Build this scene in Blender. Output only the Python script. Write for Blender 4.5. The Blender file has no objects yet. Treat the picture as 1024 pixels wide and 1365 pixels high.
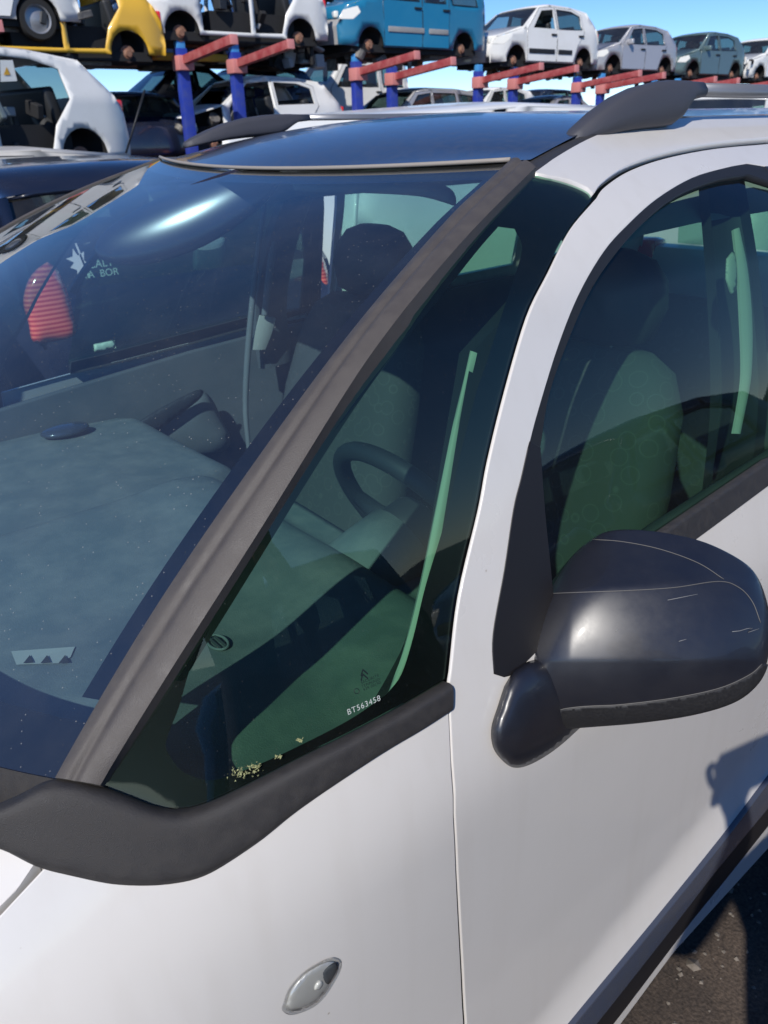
import bpy, bmesh, math, random
from mathutils import Vector, Matrix
from mathutils.geometry import delaunay_2d_cdt
random.seed(7)
SC = bpy.context.scene
COL = SC.collection
# ------------------------------------------------------------------ camera, sky, sun, exposure
CAM = Vector((-0.005, 1.327, 1.598)); FPX = 1064.0
yaw, pitch, roll = math.radians(230.98), math.radians(-25.55), math.radians(-1.765)
CF = Vector((math.cos(yaw)*math.cos(pitch), math.sin(yaw)*math.cos(pitch), math.sin(pitch)))
_r = CF.cross(Vector((0, 0, 1))).normalized(); _u = _r.cross(CF)
CR = math.cos(roll)*_r + math.sin(roll)*_u
CU = -math.sin(roll)*_r + math.cos(roll)*_u
cd = bpy.data.cameras.new('camera'); cam = bpy.data.objects.new('camera', cd); COL.objects.link(cam)
cam.matrix_world = Matrix(((CR.x, CU.x, -CF.x, CAM.x), (CR.y, CU.y, -CF.y, CAM.y), (CR.z, CU.z, -CF.z, CAM.z), (0, 0, 0, 1)))
cd.sensor_fit = 'VERTICAL'; cd.sensor_height = 24.0; cd.lens = 24.0*FPX/1365.0
cd.clip_start = 0.02; cd.clip_end = 2000
cd.dof.use_dof = True; cd.dof.focus_distance = 0.95; cd.dof.aperture_fstop = 8.0
SC.camera = cam
SUN = Vector((1.0, 0.68, 1.0)).normalized()
w = bpy.data.worlds.new('World'); SC.world = w; w.use_nodes = True
nt = w.node_tree; sky = nt.nodes.new('ShaderNodeTexSky'); sky.sky_type = 'NISHITA'; sky.sun_disc = False
sky.sun_elevation = math.asin(SUN.z); sky.sun_rotation = math.atan2(SUN.x, SUN.y)
sky.air_density = 0.6; sky.dust_density = 0.0; sky.ozone_density = 3.0
hs = nt.nodes.new('ShaderNodeHueSaturation'); hs.inputs['Saturation'].default_value = 1.22; hs.inputs['Hue'].default_value = 0.506
nt.links.new(sky.outputs[0], hs.inputs['Color'])
bg = nt.nodes['Background']; bg.inputs[1].default_value = 0.13
nt.links.new(hs.outputs[0], bg.inputs[0])
sl = bpy.data.lights.new('sun', 'SUN'); sl.energy = 4.0; sl.angle = math.radians(0.53); sl.color = (1.0, 0.95, 0.88)
so = bpy.data.objects.new('sun', sl); COL.objects.link(so)
so.rotation_euler = SUN.to_track_quat('Z', 'Y').to_euler()
SC.view_settings.view_transform = 'Standard'; SC.view_settings.look = 'None'
SC.view_settings.exposure = 0.25; SC.view_settings.gamma = 1.0
SC.render.engine = 'CYCLES'
SC.cycles.max_bounces = 12; SC.cycles.transparent_max_bounces = 24; SC.cycles.use_denoising = True
SC.cycles.caustics_reflective = False; SC.cycles.sample_clamp_indirect = 6.0

# ------------------------------------------------------------------ materials
MATS = {}
def pmat(name, col, rough=0.5, metal=0.0, coat=0.0, noise=None, spec=0.5, bump=0.0, bscale=200.0, emit=None):
    """noise = (colour2, scale, amount)"""
    m = bpy.data.materials.new(name); m.use_nodes = True; t = m.node_tree; b = t.nodes['Principled BSDF']
    b.inputs['Base Color'].default_value = (*col, 1); b.inputs['Roughness'].default_value = rough
    b.inputs['Metallic'].default_value = metal; b.inputs['Coat Weight'].default_value = coat
    b.inputs['Coat Roughness'].default_value = 0.06; b.inputs['Specular IOR Level'].default_value = spec
    tc = t.nodes.new('ShaderNodeTexCoord')
    if noise:
        c2, sc, amt = noise
        n = t.nodes.new('ShaderNodeTexNoise'); n.inputs['Scale'].default_value = sc; n.inputs['Detail'].default_value = 8; n.inputs['Roughness'].default_value = 0.65
        t.links.new(tc.outputs['Object'], n.inputs['Vector'])
        r = t.nodes.new('ShaderNodeMapRange'); r.inputs[1].default_value = 0.42; r.inputs[2].default_value = 0.72; r.inputs[3].default_value = 0; r.inputs[4].default_value = amt
        t.links.new(n.outputs['Fac'], r.inputs[0])
        mx = t.nodes.new('ShaderNodeMix'); mx.data_type = 'RGBA'
        mx.inputs[6].default_value = (*col, 1); mx.inputs[7].default_value = (*c2, 1)
        t.links.new(r.outputs[0], mx.inputs[0]); t.links.new(mx.outputs[2], b.inputs['Base Color'])
        r2 = t.nodes.new('ShaderNodeMapRange'); r2.inputs[1].default_value = 0.3; r2.inputs[2].default_value = 0.75; r2.inputs[3].default_value = rough*0.85; r2.inputs[4].default_value = min(1, rough*1.25)
        t.links.new(n.outputs['Fac'], r2.inputs[0]); t.links.new(r2.outputs[0], b.inputs['Roughness'])
    if bump:
        n2 = t.nodes.new('ShaderNodeTexNoise'); n2.inputs['Scale'].default_value = bscale; n2.inputs['Detail'].default_value = 4
        t.links.new(tc.outputs['Object'], n2.inputs['Vector'])
        bp = t.nodes.new('ShaderNodeBump'); bp.inputs['Strength'].default_value = bump; bp.inputs['Distance'].default_value = 0.002
        t.links.new(n2.outputs['Fac'], bp.inputs['Height']); t.links.new(bp.outputs[0], b.inputs['Normal'])
    if emit:
        b.inputs['Emission Color'].default_value = (*emit[0], 1); b.inputs['Emission Strength'].default_value = emit[1]
    MATS[name] = m
    return m

def glass(name, tint, f0=0.07, dust=0.0, dcol=(0.5, 0.48, 0.44), spk=0.0, rough=0.0):
    m = bpy.data.materials.new(name); m.use_nodes = True; t = m.node_tree; t.nodes.clear(); N = t.nodes.new; L = t.links.new
    out = N('ShaderNodeOutputMaterial'); tr = N('ShaderNodeBsdfTransparent'); tr.inputs[0].default_value = (*tint, 1)
    gl = N('ShaderNodeBsdfGlossy'); gl.inputs['Roughness'].default_value = rough
    lw = N('ShaderNodeLayerWeight'); lw.inputs[0].default_value = 0.5
    pw = N('ShaderNodeMath'); pw.operation = 'POWER'; pw.inputs[1].default_value = 4.5; L(lw.outputs['Facing'], pw.inputs[0])
    mr = N('ShaderNodeMath'); mr.operation = 'MULTIPLY_ADD'; mr.inputs[1].default_value = 1-f0; mr.inputs[2].default_value = f0; L(pw.outputs[0], mr.inputs[0])
    mx = N('ShaderNodeMixShader'); L(mr.outputs[0], mx.inputs[0]); L(tr.outputs[0], mx.inputs[1]); L(gl.outputs[0], mx.inputs[2])
    last = mx
    if dust or spk:
        df = N('ShaderNodeBsdfDiffuse'); df.inputs[0].default_value = (*dcol, 1)
        tc = N('ShaderNodeTexCoord'); n = N('ShaderNodeTexNoise'); n.inputs['Scale'].default_value = 5; n.inputs['Detail'].default_value = 10; n.inputs['Roughness'].default_value = 0.7
        L(tc.outputs['Object'], n.inputs['Vector'])
        a = N('ShaderNodeMapRange'); a.inputs[1].default_value = 0.3; a.inputs[2].default_value = 0.8; a.inputs[3].default_value = dust*0.4; a.inputs[4].default_value = dust*1.9
        L(n.outputs['Fac'], a.inputs[0])
        v = N('ShaderNodeTexVoronoi'); v.inputs['Scale'].default_value = 230; L(tc.outputs['Object'], v.inputs['Vector'])
        c = N('ShaderNodeMapRange'); c.inputs[1].default_value = 0.10; c.inputs[2].default_value = 0.18; c.inputs[3].default_value = 1; c.inputs[4].default_value = 0
        L(v.outputs['Distance'], c.inputs[0])
        g = N('ShaderNodeSeparateColor'); L(v.outputs['Color'], g.inputs[0])
        th = N('ShaderNodeMath'); th.operation = 'GREATER_THAN'; th.inputs[1].default_value = 0.88; L(g.outputs[0], th.inputs[0])
        mm = N('ShaderNodeMath'); mm.operation = 'MULTIPLY'; L(c.outputs[0], mm.inputs[0]); L(th.outputs[0], mm.inputs[1])
        ad = N('ShaderNodeMath'); ad.operation = 'MULTIPLY_ADD'; ad.inputs[1].default_value = spk; L(mm.outputs[0], ad.inputs[0]); L(a.outputs[0], ad.inputs[2])
        m2 = N('ShaderNodeMixShader'); L(ad.outputs[0], m2.inputs[0]); L(last.outputs[0], m2.inputs[1]); L(df.outputs[0], m2.inputs[2]); last = m2
    L(last.outputs[0], out.inputs[0]); MATS[name] = m
    return m

WHITE = pmat('white_paint', (0.61, 0.585, 0.555), 0.30, coat=0.6, noise=((0.54, 0.52, 0.485), 3.0, 0.35))
def speckle(m):
    t = m.node_tree; N = t.nodes.new; L = t.links.new; b = t.nodes['Principled BSDF']; src = b.inputs['Base Color'].links[0].from_socket
    tc = N('ShaderNodeTexCoord'); mp = N('ShaderNodeMapping'); mp.inputs['Scale'].default_value = (26, 26, 2.2); L(tc.outputs['Object'], mp.inputs[0])
    n3 = N('ShaderNodeTexNoise'); n3.inputs['Scale'].default_value = 1.0; n3.inputs['Detail'].default_value = 6; L(mp.outputs[0], n3.inputs['Vector'])
    r3 = N('ShaderNodeMapRange'); r3.inputs[1].default_value = 0.5; r3.inputs[2].default_value = 0.8; r3.inputs[3].default_value = 0; r3.inputs[4].default_value = 0.2; L(n3.outputs['Fac'], r3.inputs[0])
    m3 = N('ShaderNodeMix'); m3.data_type = 'RGBA'; L(r3.outputs[0], m3.inputs[0]); L(src, m3.inputs[6]); m3.inputs[7].default_value = (0.47, 0.43, 0.38, 1); src = m3.outputs[2]; v = N('ShaderNodeTexVoronoi'); v.inputs['Scale'].default_value = 34; L(tc.outputs['Object'], v.inputs['Vector'])
    c = N('ShaderNodeMapRange'); c.inputs[1].default_value = 0.03; c.inputs[2].default_value = 0.07; c.inputs[3].default_value = 0.75; c.inputs[4].default_value = 0; L(v.outputs['Distance'], c.inputs[0])
    g = N('ShaderNodeSeparateColor'); L(v.outputs['Color'], g.inputs[0]); th = N('ShaderNodeMath'); th.operation = 'GREATER_THAN'; th.inputs[1].default_value = 0.86; L(g.outputs[1], th.inputs[0])
    mm = N('ShaderNodeMath'); mm.operation = 'MULTIPLY'; L(c.outputs[0], mm.inputs[0]); L(th.outputs[0], mm.inputs[1])
    mx = N('ShaderNodeMix'); mx.data_type = 'RGBA'; L(mm.outputs[0], mx.inputs[0]); L(src, mx.inputs[6]); mx.inputs[7].default_value = (0.30, 0.24, 0.18, 1); L(mx.outputs[2], b.inputs['Base Color'])
speckle(WHITE)
TRIM = pmat('weathered_trim', (0.062, 0.054, 0.050), 0.60, noise=((0.10, 0.088, 0.078), 40, 0.4), bump=0.25, bscale=900)
LIPM = pmat('pale_lip', (0.28, 0.25, 0.22), 0.6)
BLKP = pmat('black_plastic', (0.026, 0.024, 0.024), 0.6, noise=((0.045, 0.041, 0.038), 70, 0.5), bump=0.35, bscale=1400)
GLOSSB = pmat('satin_black_paint', (0.011, 0.012, 0.018), 0.37, coat=0.3, spec=0.8, noise=((0.018, 0.018, 0.022), 20, 0.3))
RAILP = pmat('rail_plastic', (0.05, 0.05, 0.06), 0.55, bump=0.3, bscale=1200)
RAILG = pmat('rail_grey', (0.23, 0.235, 0.25), 0.38, metal=0.5)
ROOFM = pmat('roof_black', (0.025, 0.027, 0.04), 0.22, coat=0.4, noise=((0.075, 0.072, 0.075), 60, 0.5))
SAILM = pmat('sail_plastic', (0.010, 0.009, 0.010), 0.5)
SEAL = pmat('rubber_seal', (0.012, 0.012, 0.013), 0.55)
FRIT = pmat('black_frit', (0.004, 0.004, 0.006), 0.25)
DARK = pmat('inner_dark', (0.012, 0.012, 0.013), 0.8)
DASH = pmat('dash_plastic', (0.125, 0.145, 0.145), 0.72, noise=((0.24, 0.24, 0.22), 14, 0.6), bump=0.4, bscale=500)
DASHS = pmat('dash_tray', (0.055, 0.062, 0.068), 0.8)
DASHD = pmat('dash_dark', (0.025, 0.027, 0.03), 0.55)
CREAM = pmat('cream_trim', (0.42, 0.41, 0.36), 0.6)
GREYT = pmat('grey_trim', (0.085, 0.09, 0.095), 0.6, noise=((0.12, 0.12, 0.12), 9, 0.4))
ARMT = pmat('armrest_trim', (0.16, 0.165, 0.165), 0.55)
HEADL = pmat('headliner', (0.30, 0.30, 0.29), 0.9)
CHROME = pmat('chrome', (0.6, 0.6, 0.6), 0.12, metal=1.0)
STRIP = pmat('gloss_strip', (0.045, 0.052, 0.075), 0.2, coat=0.7, noise=((0.06, 0.06, 0.065), 30, 0.4))
TYRE = pmat('tyre_rubber', (0.015, 0.015, 0.015), 0.8)
STEEL = pmat('steel_wheel', (0.35, 0.35, 0.36), 0.4, metal=0.6)
RUST = pmat('rusty_disc', (0.20, 0.085, 0.05), 0.75, noise=((0.34, 0.22, 0.16), 30, 0.9))
WSGL = glass('windscreen_glass', (0.72, 0.92, 0.97), 0.16, dust=0.024, spk=0.30)
SDGL = glass('side_glass', (0.42, 0.68, 0.55), 0.05, dust=0.006, spk=0.05)
BGGL = glass('far_glass', (0.35, 0.45, 0.43), 0.10, dust=0.03)
CLEARL = glass('lamp_lens', (0.92, 0.93, 0.93), 0.10)
BLUE = pmat('rack_blue', (0.018, 0.04, 0.32), 0.5, noise=((0.06, 0.08, 0.22), 6, 0.7))
SKYB = pmat('rack_light_blue', (0.06, 0.28, 0.62), 0.5)
PINK = pmat('rack_red', (0.30, 0.045, 0.05), 0.6, noise=((0.46, 0.16, 0.15), 5, 0.8))
PINKL = pmat('rack_end_pink', (0.58, 0.22, 0.21), 0.55)
REDL = pmat('red_lens', (0.85, 0.035, 0.025), 0.15, coat=0.8)
BGW = pmat('white_body', (0.72, 0.72, 0.70), 0.35, coat=0.4, noise=((0.6, 0.59, 0.55), 1.5, 0.5))
BGB = pmat('blue_body', (0.012, 0.16, 0.30), 0.35, coat=0.5, noise=((0.03, 0.2, 0.33), 2, 0.4))
BGS = pmat('silver_body', (0.40, 0.40, 0.42), 0.38, metal=0.3, coat=0.4)
BGG = pmat('green_body', (0.10, 0.155, 0.16), 0.35, metal=0.2, coat=0.4)
BGK = pmat('dark_body', (0.010, 0.014, 0.030), 0.25, coat=0.7, noise=((0.03, 0.03, 0.04), 3, 0.4))
BGN = pmat('navy_body', (0.012, 0.025, 0.085), 0.25, coat=0.7)
BGC = pmat('cream_body', (0.52, 0.50, 0.46), 0.4, coat=0.2, noise=((0.4, 0.38, 0.34), 3, 0.6))
BGT = pmat('teal_body', (0.16, 0.36, 0.42), 0.4, coat=0.4)
BGR = pmat('red_body', (0.30, 0.03, 0.03), 0.45, coat=0.3)
BGY = pmat('yellow_body', (0.72, 0.42, 0.04), 0.4, coat=0.4)
GREYP = pmat('grey_plastic', (0.28, 0.28, 0.28), 0.6, noise=((0.4, 0.39, 0.37), 6, 0.6))
LAMP = pmat('lamp_white', (0.75, 0.74, 0.68), 0.12, coat=0.8)
AMBER = pmat('amber_lens', (0.7, 0.25, 0.06), 0.2, coat=0.6)
JUNK = pmat('engine_metal', (0.10, 0.095, 0.09), 0.6, metal=0.4, noise=((0.3, 0.28, 0.25), 8, 0.9))
PAPER = pmat('white_sticker', (0.75, 0.76, 0.72), 0.6)
BEAMY = pmat('yellow_beam', (0.66, 0.36, 0.03), 0.5)

def fabric():
    m = pmat('seat_fabric', (0.065, 0.068, 0.068), 0.9, bump=0.4, bscale=700); t = m.node_tree; N = t.nodes.new; L = t.links.new
    tc = N('ShaderNodeTexCoord'); n = N('ShaderNodeTexVoronoi'); n.inputs['Scale'].default_value = 24; n.feature = 'F1'; L(tc.outputs['Object'], n.inputs['Vector'])
    r = N('ShaderNodeValToRGB'); e = r.color_ramp.elements
    e[0].position = 0.36; e[0].color = (0.065, 0.068, 0.068, 1); e[1].position = 0.44; e[1].color = (0.065, 0.068, 0.068, 1)
    x = e.new(0.40); x.color = (0.092, 0.096, 0.092, 1)
    L(n.outputs['Distance'], r.inputs[0]); L(r.outputs[0], t.nodes['Principled BSDF'].inputs['Base Color'])
    return m
FAB = fabric()

# ------------------------------------------------------------------ basic helpers
def tag(o, label=None, cat=None, group=None, kind=None):
    if label: o['label'] = label
    if cat: o['category'] = cat
    if group: o['group'] = group
    if kind: o['kind'] = kind
    return o
def empty(name, loc=(0, 0, 0), rz=0.0):
    o = bpy.data.objects.new(name, None); COL.objects.link(o); o.location = loc; o.rotation_euler = (0, 0, rz); o.empty_display_size = 0.1
    return o
def mk(name, V, F, mat, parent=None, smooth=True, normals=None, mats=None, fm=None):
    me = bpy.data.meshes.new(name); me.from_pydata([tuple(v) for v in V], [], F); me.update()
    if isinstance(mat, (list, tuple)):
        for q in mat: me.materials.append(q)
    else: me.materials.append(mat)
    if fm: me.polygons.foreach_set('material_index', fm)
    me.polygons.foreach_set('use_smooth', [smooth]*len(me.polygons))
    if normals: me.normals_split_custom_set_from_vertices([tuple(n) for n in normals])
    o = bpy.data.objects.new(name, me); COL.objects.link(o)
    if parent: o.parent = parent
    return o
def autosmooth(o, ang=35):
    me = o.data; bm = bmesh.new(); bm.from_mesh(me)
    for e in bm.edges:
        if len(e.link_faces) == 2 and e.calc_face_angle(0) > math.radians(ang): e.smooth = False
    bm.to_mesh(me); bm.free(); return o
def crv(P, n=6):
    """Catmull-Rom through the points, 2D or 3D"""
    P = [Vector(p) for p in P]; out = []
    for i in range(len(P)-1):
        a = P[i-1] if i else P[0]*2-P[1]; b, c = P[i], P[i+1]; d = P[i+2] if i+2 < len(P) else P[i+1]*2-P[i]
        for k in range(n):
            s = k/n
            out.append(0.5*((2*b)+(c-a)*s+(2*a-5*b+4*c-d)*s*s+(3*b-a-3*c+d)*s**3))
    out.append(P[-1]); return out
def crvc(P, n=5):
    """closed Catmull-Rom"""
    P = [Vector(p) for p in P]; m = len(P); out = []
    for i in range(m):
        a, b, c, d = P[i-1], P[i], P[(i+1) % m], P[(i+2) % m]
        for k in range(n):
            q = k/n; out.append(0.5*((2*b)+(c-a)*q+(2*a-5*b+4*c-d)*q*q+(3*b-a-3*c+d)*q**3))
    return out
def resample(P, n):
    L = [0]
    for i in range(1, len(P)): L.append(L[-1]+(P[i]-P[i-1]).length)
    out = []; j = 0
    for k in range(n):
        s = L[-1]*k/(n-1)
        while j < len(P)-2 and L[j+1] < s: j += 1
        q = (s-L[j])/max(1e-9, L[j+1]-L[j]); out.append(P[j].lerp(P[j+1], min(1, max(0, q))))
    return out
def ray(u, v): return CF + CR*((u-512)/FPX) - CU*((v-682.5)/FPX)
def at_depth(u, v, z): return CAM + ray(u, v)*z
def at_y(u, v, y):
    d = ray(u, v); return CAM + d*((y-CAM.y)/d.y)
def at_x(u, v, x):
    d = ray(u, v); return CAM + d*((x-CAM.x)/d.x)
def at_z(u, v, z):
    d = ray(u, v); return CAM + d*((z-CAM.z)/d.z)
def depth(p): return (Vector(p)-CAM).dot(CF)
def px(p):
    d = Vector(p)-CAM; z = d.dot(CF); return (512+FPX*d.dot(CR)/z, 682.5-FPX*d.dot(CU)/z)
def inside(p, poly):
    x, y = p[0], p[1]; c = False; n = len(poly); j = n-1
    for i in range(n):
        xi, yi = poly[i][0], poly[i][1]; xj, yj = poly[j][0], poly[j][1]
        if (yi > y) != (yj > y) and x < (xj-xi)*(y-yi)/(yj-yi)+xi: c = not c
        j = i
    return c
def segd(p, poly):
    best = 9e9; n = len(poly)
    for i in range(n):
        a = poly[i-1]; b = poly[i]; d = b-a; l = d.length_squared
        t = 0 if l < 1e-12 else max(0, min(1, (p-a).dot(d)/l)); best = min(best, (a+d*t-p).length)
    return best
def clean(poly, eps=6e-4):
    out = []
    for p in poly:
        p = Vector((p[0], p[1]))
        if not out or (p-out[-1]).length > eps: out.append(p)
    if (out[0]-out[-1]).length <= eps: out.pop()
    return out
def densify(poly, step):
    out = []; n = len(poly)
    for i in range(n):
        a = poly[i]; b = poly[(i+1) % n]; k = max(1, int((b-a).length/step))
        for q in range(k): out.append(a.lerp(b, q/k))
    return out
def tri2d(poly, holes=(), res=0.03, lines=(), pts=()):
    poly = densify(clean(poly), res); holes = [densify(clean(h), res) for h in holes]
    V = list(poly); E = [(i, (i+1) % len(poly)) for i in range(len(poly))]
    loops = [list(range(len(poly)))]
    for h in holes:
        o = len(V); V += h; E += [(o+i, o+(i+1) % len(h)) for i in range(len(h))]; loops.append(list(range(o, o+len(h))))
    for ln in lines:
        o = len(V); V += list(ln); E += [(o+i, o+i+1) for i in range(len(ln)-1)]
    keep = list(pts)+[q for ln in lines for q in ln]; V += list(pts)
    x0 = min(p.x for p in poly); x1 = max(p.x for p in poly); y0 = min(p.y for p in poly); y1 = max(p.y for p in poly)
    i = 0; y = y0+res*0.5
    while y < y1:
        x = x0+res*(0.25+0.5*(i % 2))
        while x < x1:
            p = Vector((x, y))
            if inside(p, poly) and segd(p, poly) > res*0.45 and not any(inside(p, h) or segd(p, h) < res*0.45 for h in holes) and not any((p-q).length < res*0.45 for q in keep): V.append(p)
            x += res
        y += res*0.866; i += 1
    r = delaunay_2d_cdt(V, E, [], 0, 1e-6)
    nv, nf, orig = r[0], r[2], r[3]
    remap = {}
    for k, src in enumerate(orig):
        for s in src: remap[s] = k
    F = []
    for f in nf:
        c = sum((nv[k] for k in f), Vector((0, 0)))/len(f)
        if inside(c, poly) and not any(inside(c, h) for h in holes):
            a, b, d = nv[f[0]], nv[f[1]], nv[f[2]]
            F.append(list(f) if (b-a).cross(d-a) > 0 else list(f)[::-1])
    return nv, F, [[remap[k] for k in l] for l in loops]

def patch(name, poly, pos, nrm, mat, parent, holes=(), res=0.03, off=0.0, lip=0.0, flip=False, rnd=0.0015):
    """panel over a 2D parameter polygon: pos(p)->3D, nrm(p)->outward normal; lip = depth of the turned-in edge"""
    P, F, loops = tri2d(poly, holes, res)
    N = [nrm(p) for p in P]; V = [pos(p)+N[i]*off for i, p in enumerate(P)]
    # orientation test
    if F:
        f = F[len(F)//2]; g = (V[f[1]]-V[f[0]]).cross(V[f[2]]-V[f[0]])
        if g.dot(N[f[0]]) < 0: F = [f[::-1] for f in F]
    if lip:
        V = list(V); N = list(N)
        for lp in loops:
            n = len(lp); cen = sum((V[k] for k in lp), Vector())/n
            A = len(V)
            outs = []
            for i in range(n):
                t = (V[lp[(i+1) % n]]-V[lp[i-1]]); o = t.cross(N[lp[i]]); o.normalize(); outs.append(o)
            # outward = away from the panel: check with signed area
            ar = sum((V[lp[i]]-cen).cross(V[lp[(i+1) % n]]-cen).dot(N[lp[i]]) for i in range(n))
            sg = (1 if ar > 0 else -1)*(1 if lp is loops[0] else -1)
            for i in range(n):
                o = outs[i]*sg; V.append(V[lp[i]]+o*rnd-N[lp[i]]*rnd); N.append((N[lp[i]]+o).normalized())
            for i in range(n):
                o = outs[i]*sg; V.append(V[lp[i]]+o*rnd-N[lp[i]]*lip); N.append(o)
            for i in range(n):
                j = (i+1) % n
                for q in ((lp[i], lp[j], A+j, A+i), (A+i, A+j, A+n+j, A+n+i)):
                    g = (V[q[1]]-V[q[0]]).cross(V[q[2]]-V[q[0]])
                    F.append(list(q) if g.dot(outs[i]*sg+N[lp[i]]*0.2) > 0 else list(q)[::-1])
    return mk(name, V, F, mat, parent, True, N)
def ribbon(name, A, B, mat, parent, n=40, m=8, bulge=0.0, back=0.0, toward=None, shape=None):
    """surface between two 3D curves, bulging along its normal; back = turned-in depth at both edges"""
    A = resample(A, n); B = resample(B, n); V = []
    for i in range(n):
        w_ = B[i]-A[i]; t = (A[min(n-1, i+1)]-A[max(0, i-1)]); nn = t.cross(w_).normalized()
        ref = (toward or CAM)-A[i]
        if nn.dot(ref) < 0: nn = -nn
        row = []
        if back: row.append(A[i]-nn*back)
        for k in range(m+1):
            s = k/m; h = (shape(s) if shape else (1-(2*s-1)**4))
            row.append(A[i].lerp(B[i], s)+nn*bulge*h)
        if back: row.append(B[i]-nn*back)
        V += row
    c = len(V)//n; F = []
    for i in range(n-1):
        for k in range(c-1): F.append([i*c+k, i*c+k+1, (i+1)*c+k+1, (i+1)*c+k])
    f = F[len(F)//2]; g = (V[f[1]]-V[f[0]]).cross(V[f[2]]-V[f[0]])
    if g.dot((toward or CAM)-V[f[0]]) < 0: F = [q[::-1] for q in F]
    if back:
        F.append(list(range(c))); F.append(list(range((n-1)*c, n*c)))
    return autosmooth(mk(name, V, F, mat, parent), 50)
def tube(name, P, r, mat, parent=None, seg=10, closed=False, prof=None):
    P = [Vector(p) for p in P]; n = len(P); V = []; F = []
    up = Vector((0, 0, 1))
    for i in range(n):
        t = (P[(i+1) % n]-P[i-1]) if closed else (P[min(n-1, i+1)]-P[max(0, i-1)]); t.normalize()
        a = t.cross(up)
        if a.length < 0.05: a = t.cross(Vector((1, 0, 0)))
        a.normalize(); b = a.cross(t)
        rr = r(i/(n-1)) if callable(r) else r
        for k in range(seg):
            q = 2*math.pi*k/seg; V.append(P[i]+a*rr*math.cos(q)+b*rr*math.sin(q)*(prof or 1))
    for i in range(n if closed else n-1):
        for k in range(seg):
            j = (i+1) % n; l = (k+1) % seg; F.append([i*seg+k, i*seg+l, j*seg+l, j*seg+k])
    if not closed: F += [list(range(seg))[::-1], list(range((n-1)*seg, n*seg))]
    return mk(name, V, F, mat, parent)
def boxm(name, c, s, mat, parent=None, bev=0.0, rot=None, seg=2):
    bm = bmesh.new(); bmesh.ops.create_cube(bm, size=1)
    for v in bm.verts: v.co = Vector((v.co.x*s[0], v.co.y*s[1], v.co.z*s[2]))
    if bev: bmesh.ops.bevel(bm, geom=bm.edges[:], offset=bev, segments=seg, affect='EDGES', profile=0.6)
    M = Matrix.Translation(Vector(c)) @ (rot.to_4x4() if rot else Matrix.Identity(4)); bm.transform(M)
    me = bpy.data.meshes.new(name); bm.to_mesh(me); bm.free(); me.materials.append(mat)
    me.polygons.foreach_set('use_smooth', [bool(bev)]*len(me.polygons))
    o = bpy.data.objects.new(name, me); COL.objects.link(o); o.parent = parent
    if bev: autosmooth(o, 40)
    return o
def solid(name, fr, fn, n, mat, parent, capped=True):
    """loft of closed rings"""
    V = []; F = []; k = len(fr[0])
    for r in fr: V += r
    for i in range(len(fr)-1):
        for j in range(k):
            l = (j+1) % k; F.append([i*k+j, i*k+l, (i+1)*k+l, (i+1)*k+j])
    if capped: F += [list(range(k))[::-1], list(range((len(fr)-1)*k, len(fr)*k))]
    o = mk(name, V, F, mat, parent)
    bm = bmesh.new(); bm.from_mesh(o.data); bmesh.ops.recalc_face_normals(bm, faces=bm.faces[:]); bm.to_mesh(o.data); bm.free()
    return o
def wheel_mesh(R=0.30, w=0.19):
    """tyre, rim point data around local Y axis"""
    def lathe(prof, seg=40):
        V = []; F = []; k = len(prof)
        for i in range(seg):
            a = 2*math.pi*i/seg
            for (r, y) in prof: V.append(Vector((r*math.cos(a), y, r*math.sin(a))))
        for i in range(seg):
            for j in range(k-1):
                l = (i+1) % seg; F.append([i*k+j, i*k+j+1, l*k+j+1, l*k+j])
        return V, F
    tyre = lathe([(R*0.68, -w/2), (R*0.93, -w/2), (R, -w*0.36), (R, w*0.36), (R*0.93, w/2), (R*0.68, w/2)])
    rim = lathe([(R*0.68, w*0.46), (R*0.62, w*0.42), (R*0.60, w*0.15), (R*0.34, w*0.22), (R*0.22, w*0.30), (0.001, w*0.30)])
    disc = lathe([(0.001, 0.07), (0.05, 0.07), (0.055, 0.03), (0.08, 0.02), (0.085, 0.0), (0.13, 0.0), (0.13, -0.03), (0.001, -0.03)])
    return tyre, rim, disc
WT, WR, WD = wheel_mesh()
def lathe_obj(name, data, mat, parent, loc, sy=1):
    V, F = data; V = [Vector((v.x, v.y*sy, v.z))+Vector(loc) for v in V]
    o = mk(name, V, F, mat, parent)
    bm = bmesh.new(); bm.from_mesh(o.data); bmesh.ops.recalc_face_normals(bm, faces=bm.faces[:]); bm.to_mesh(o.data); bm.free()
    return autosmooth(o, 40)

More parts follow.
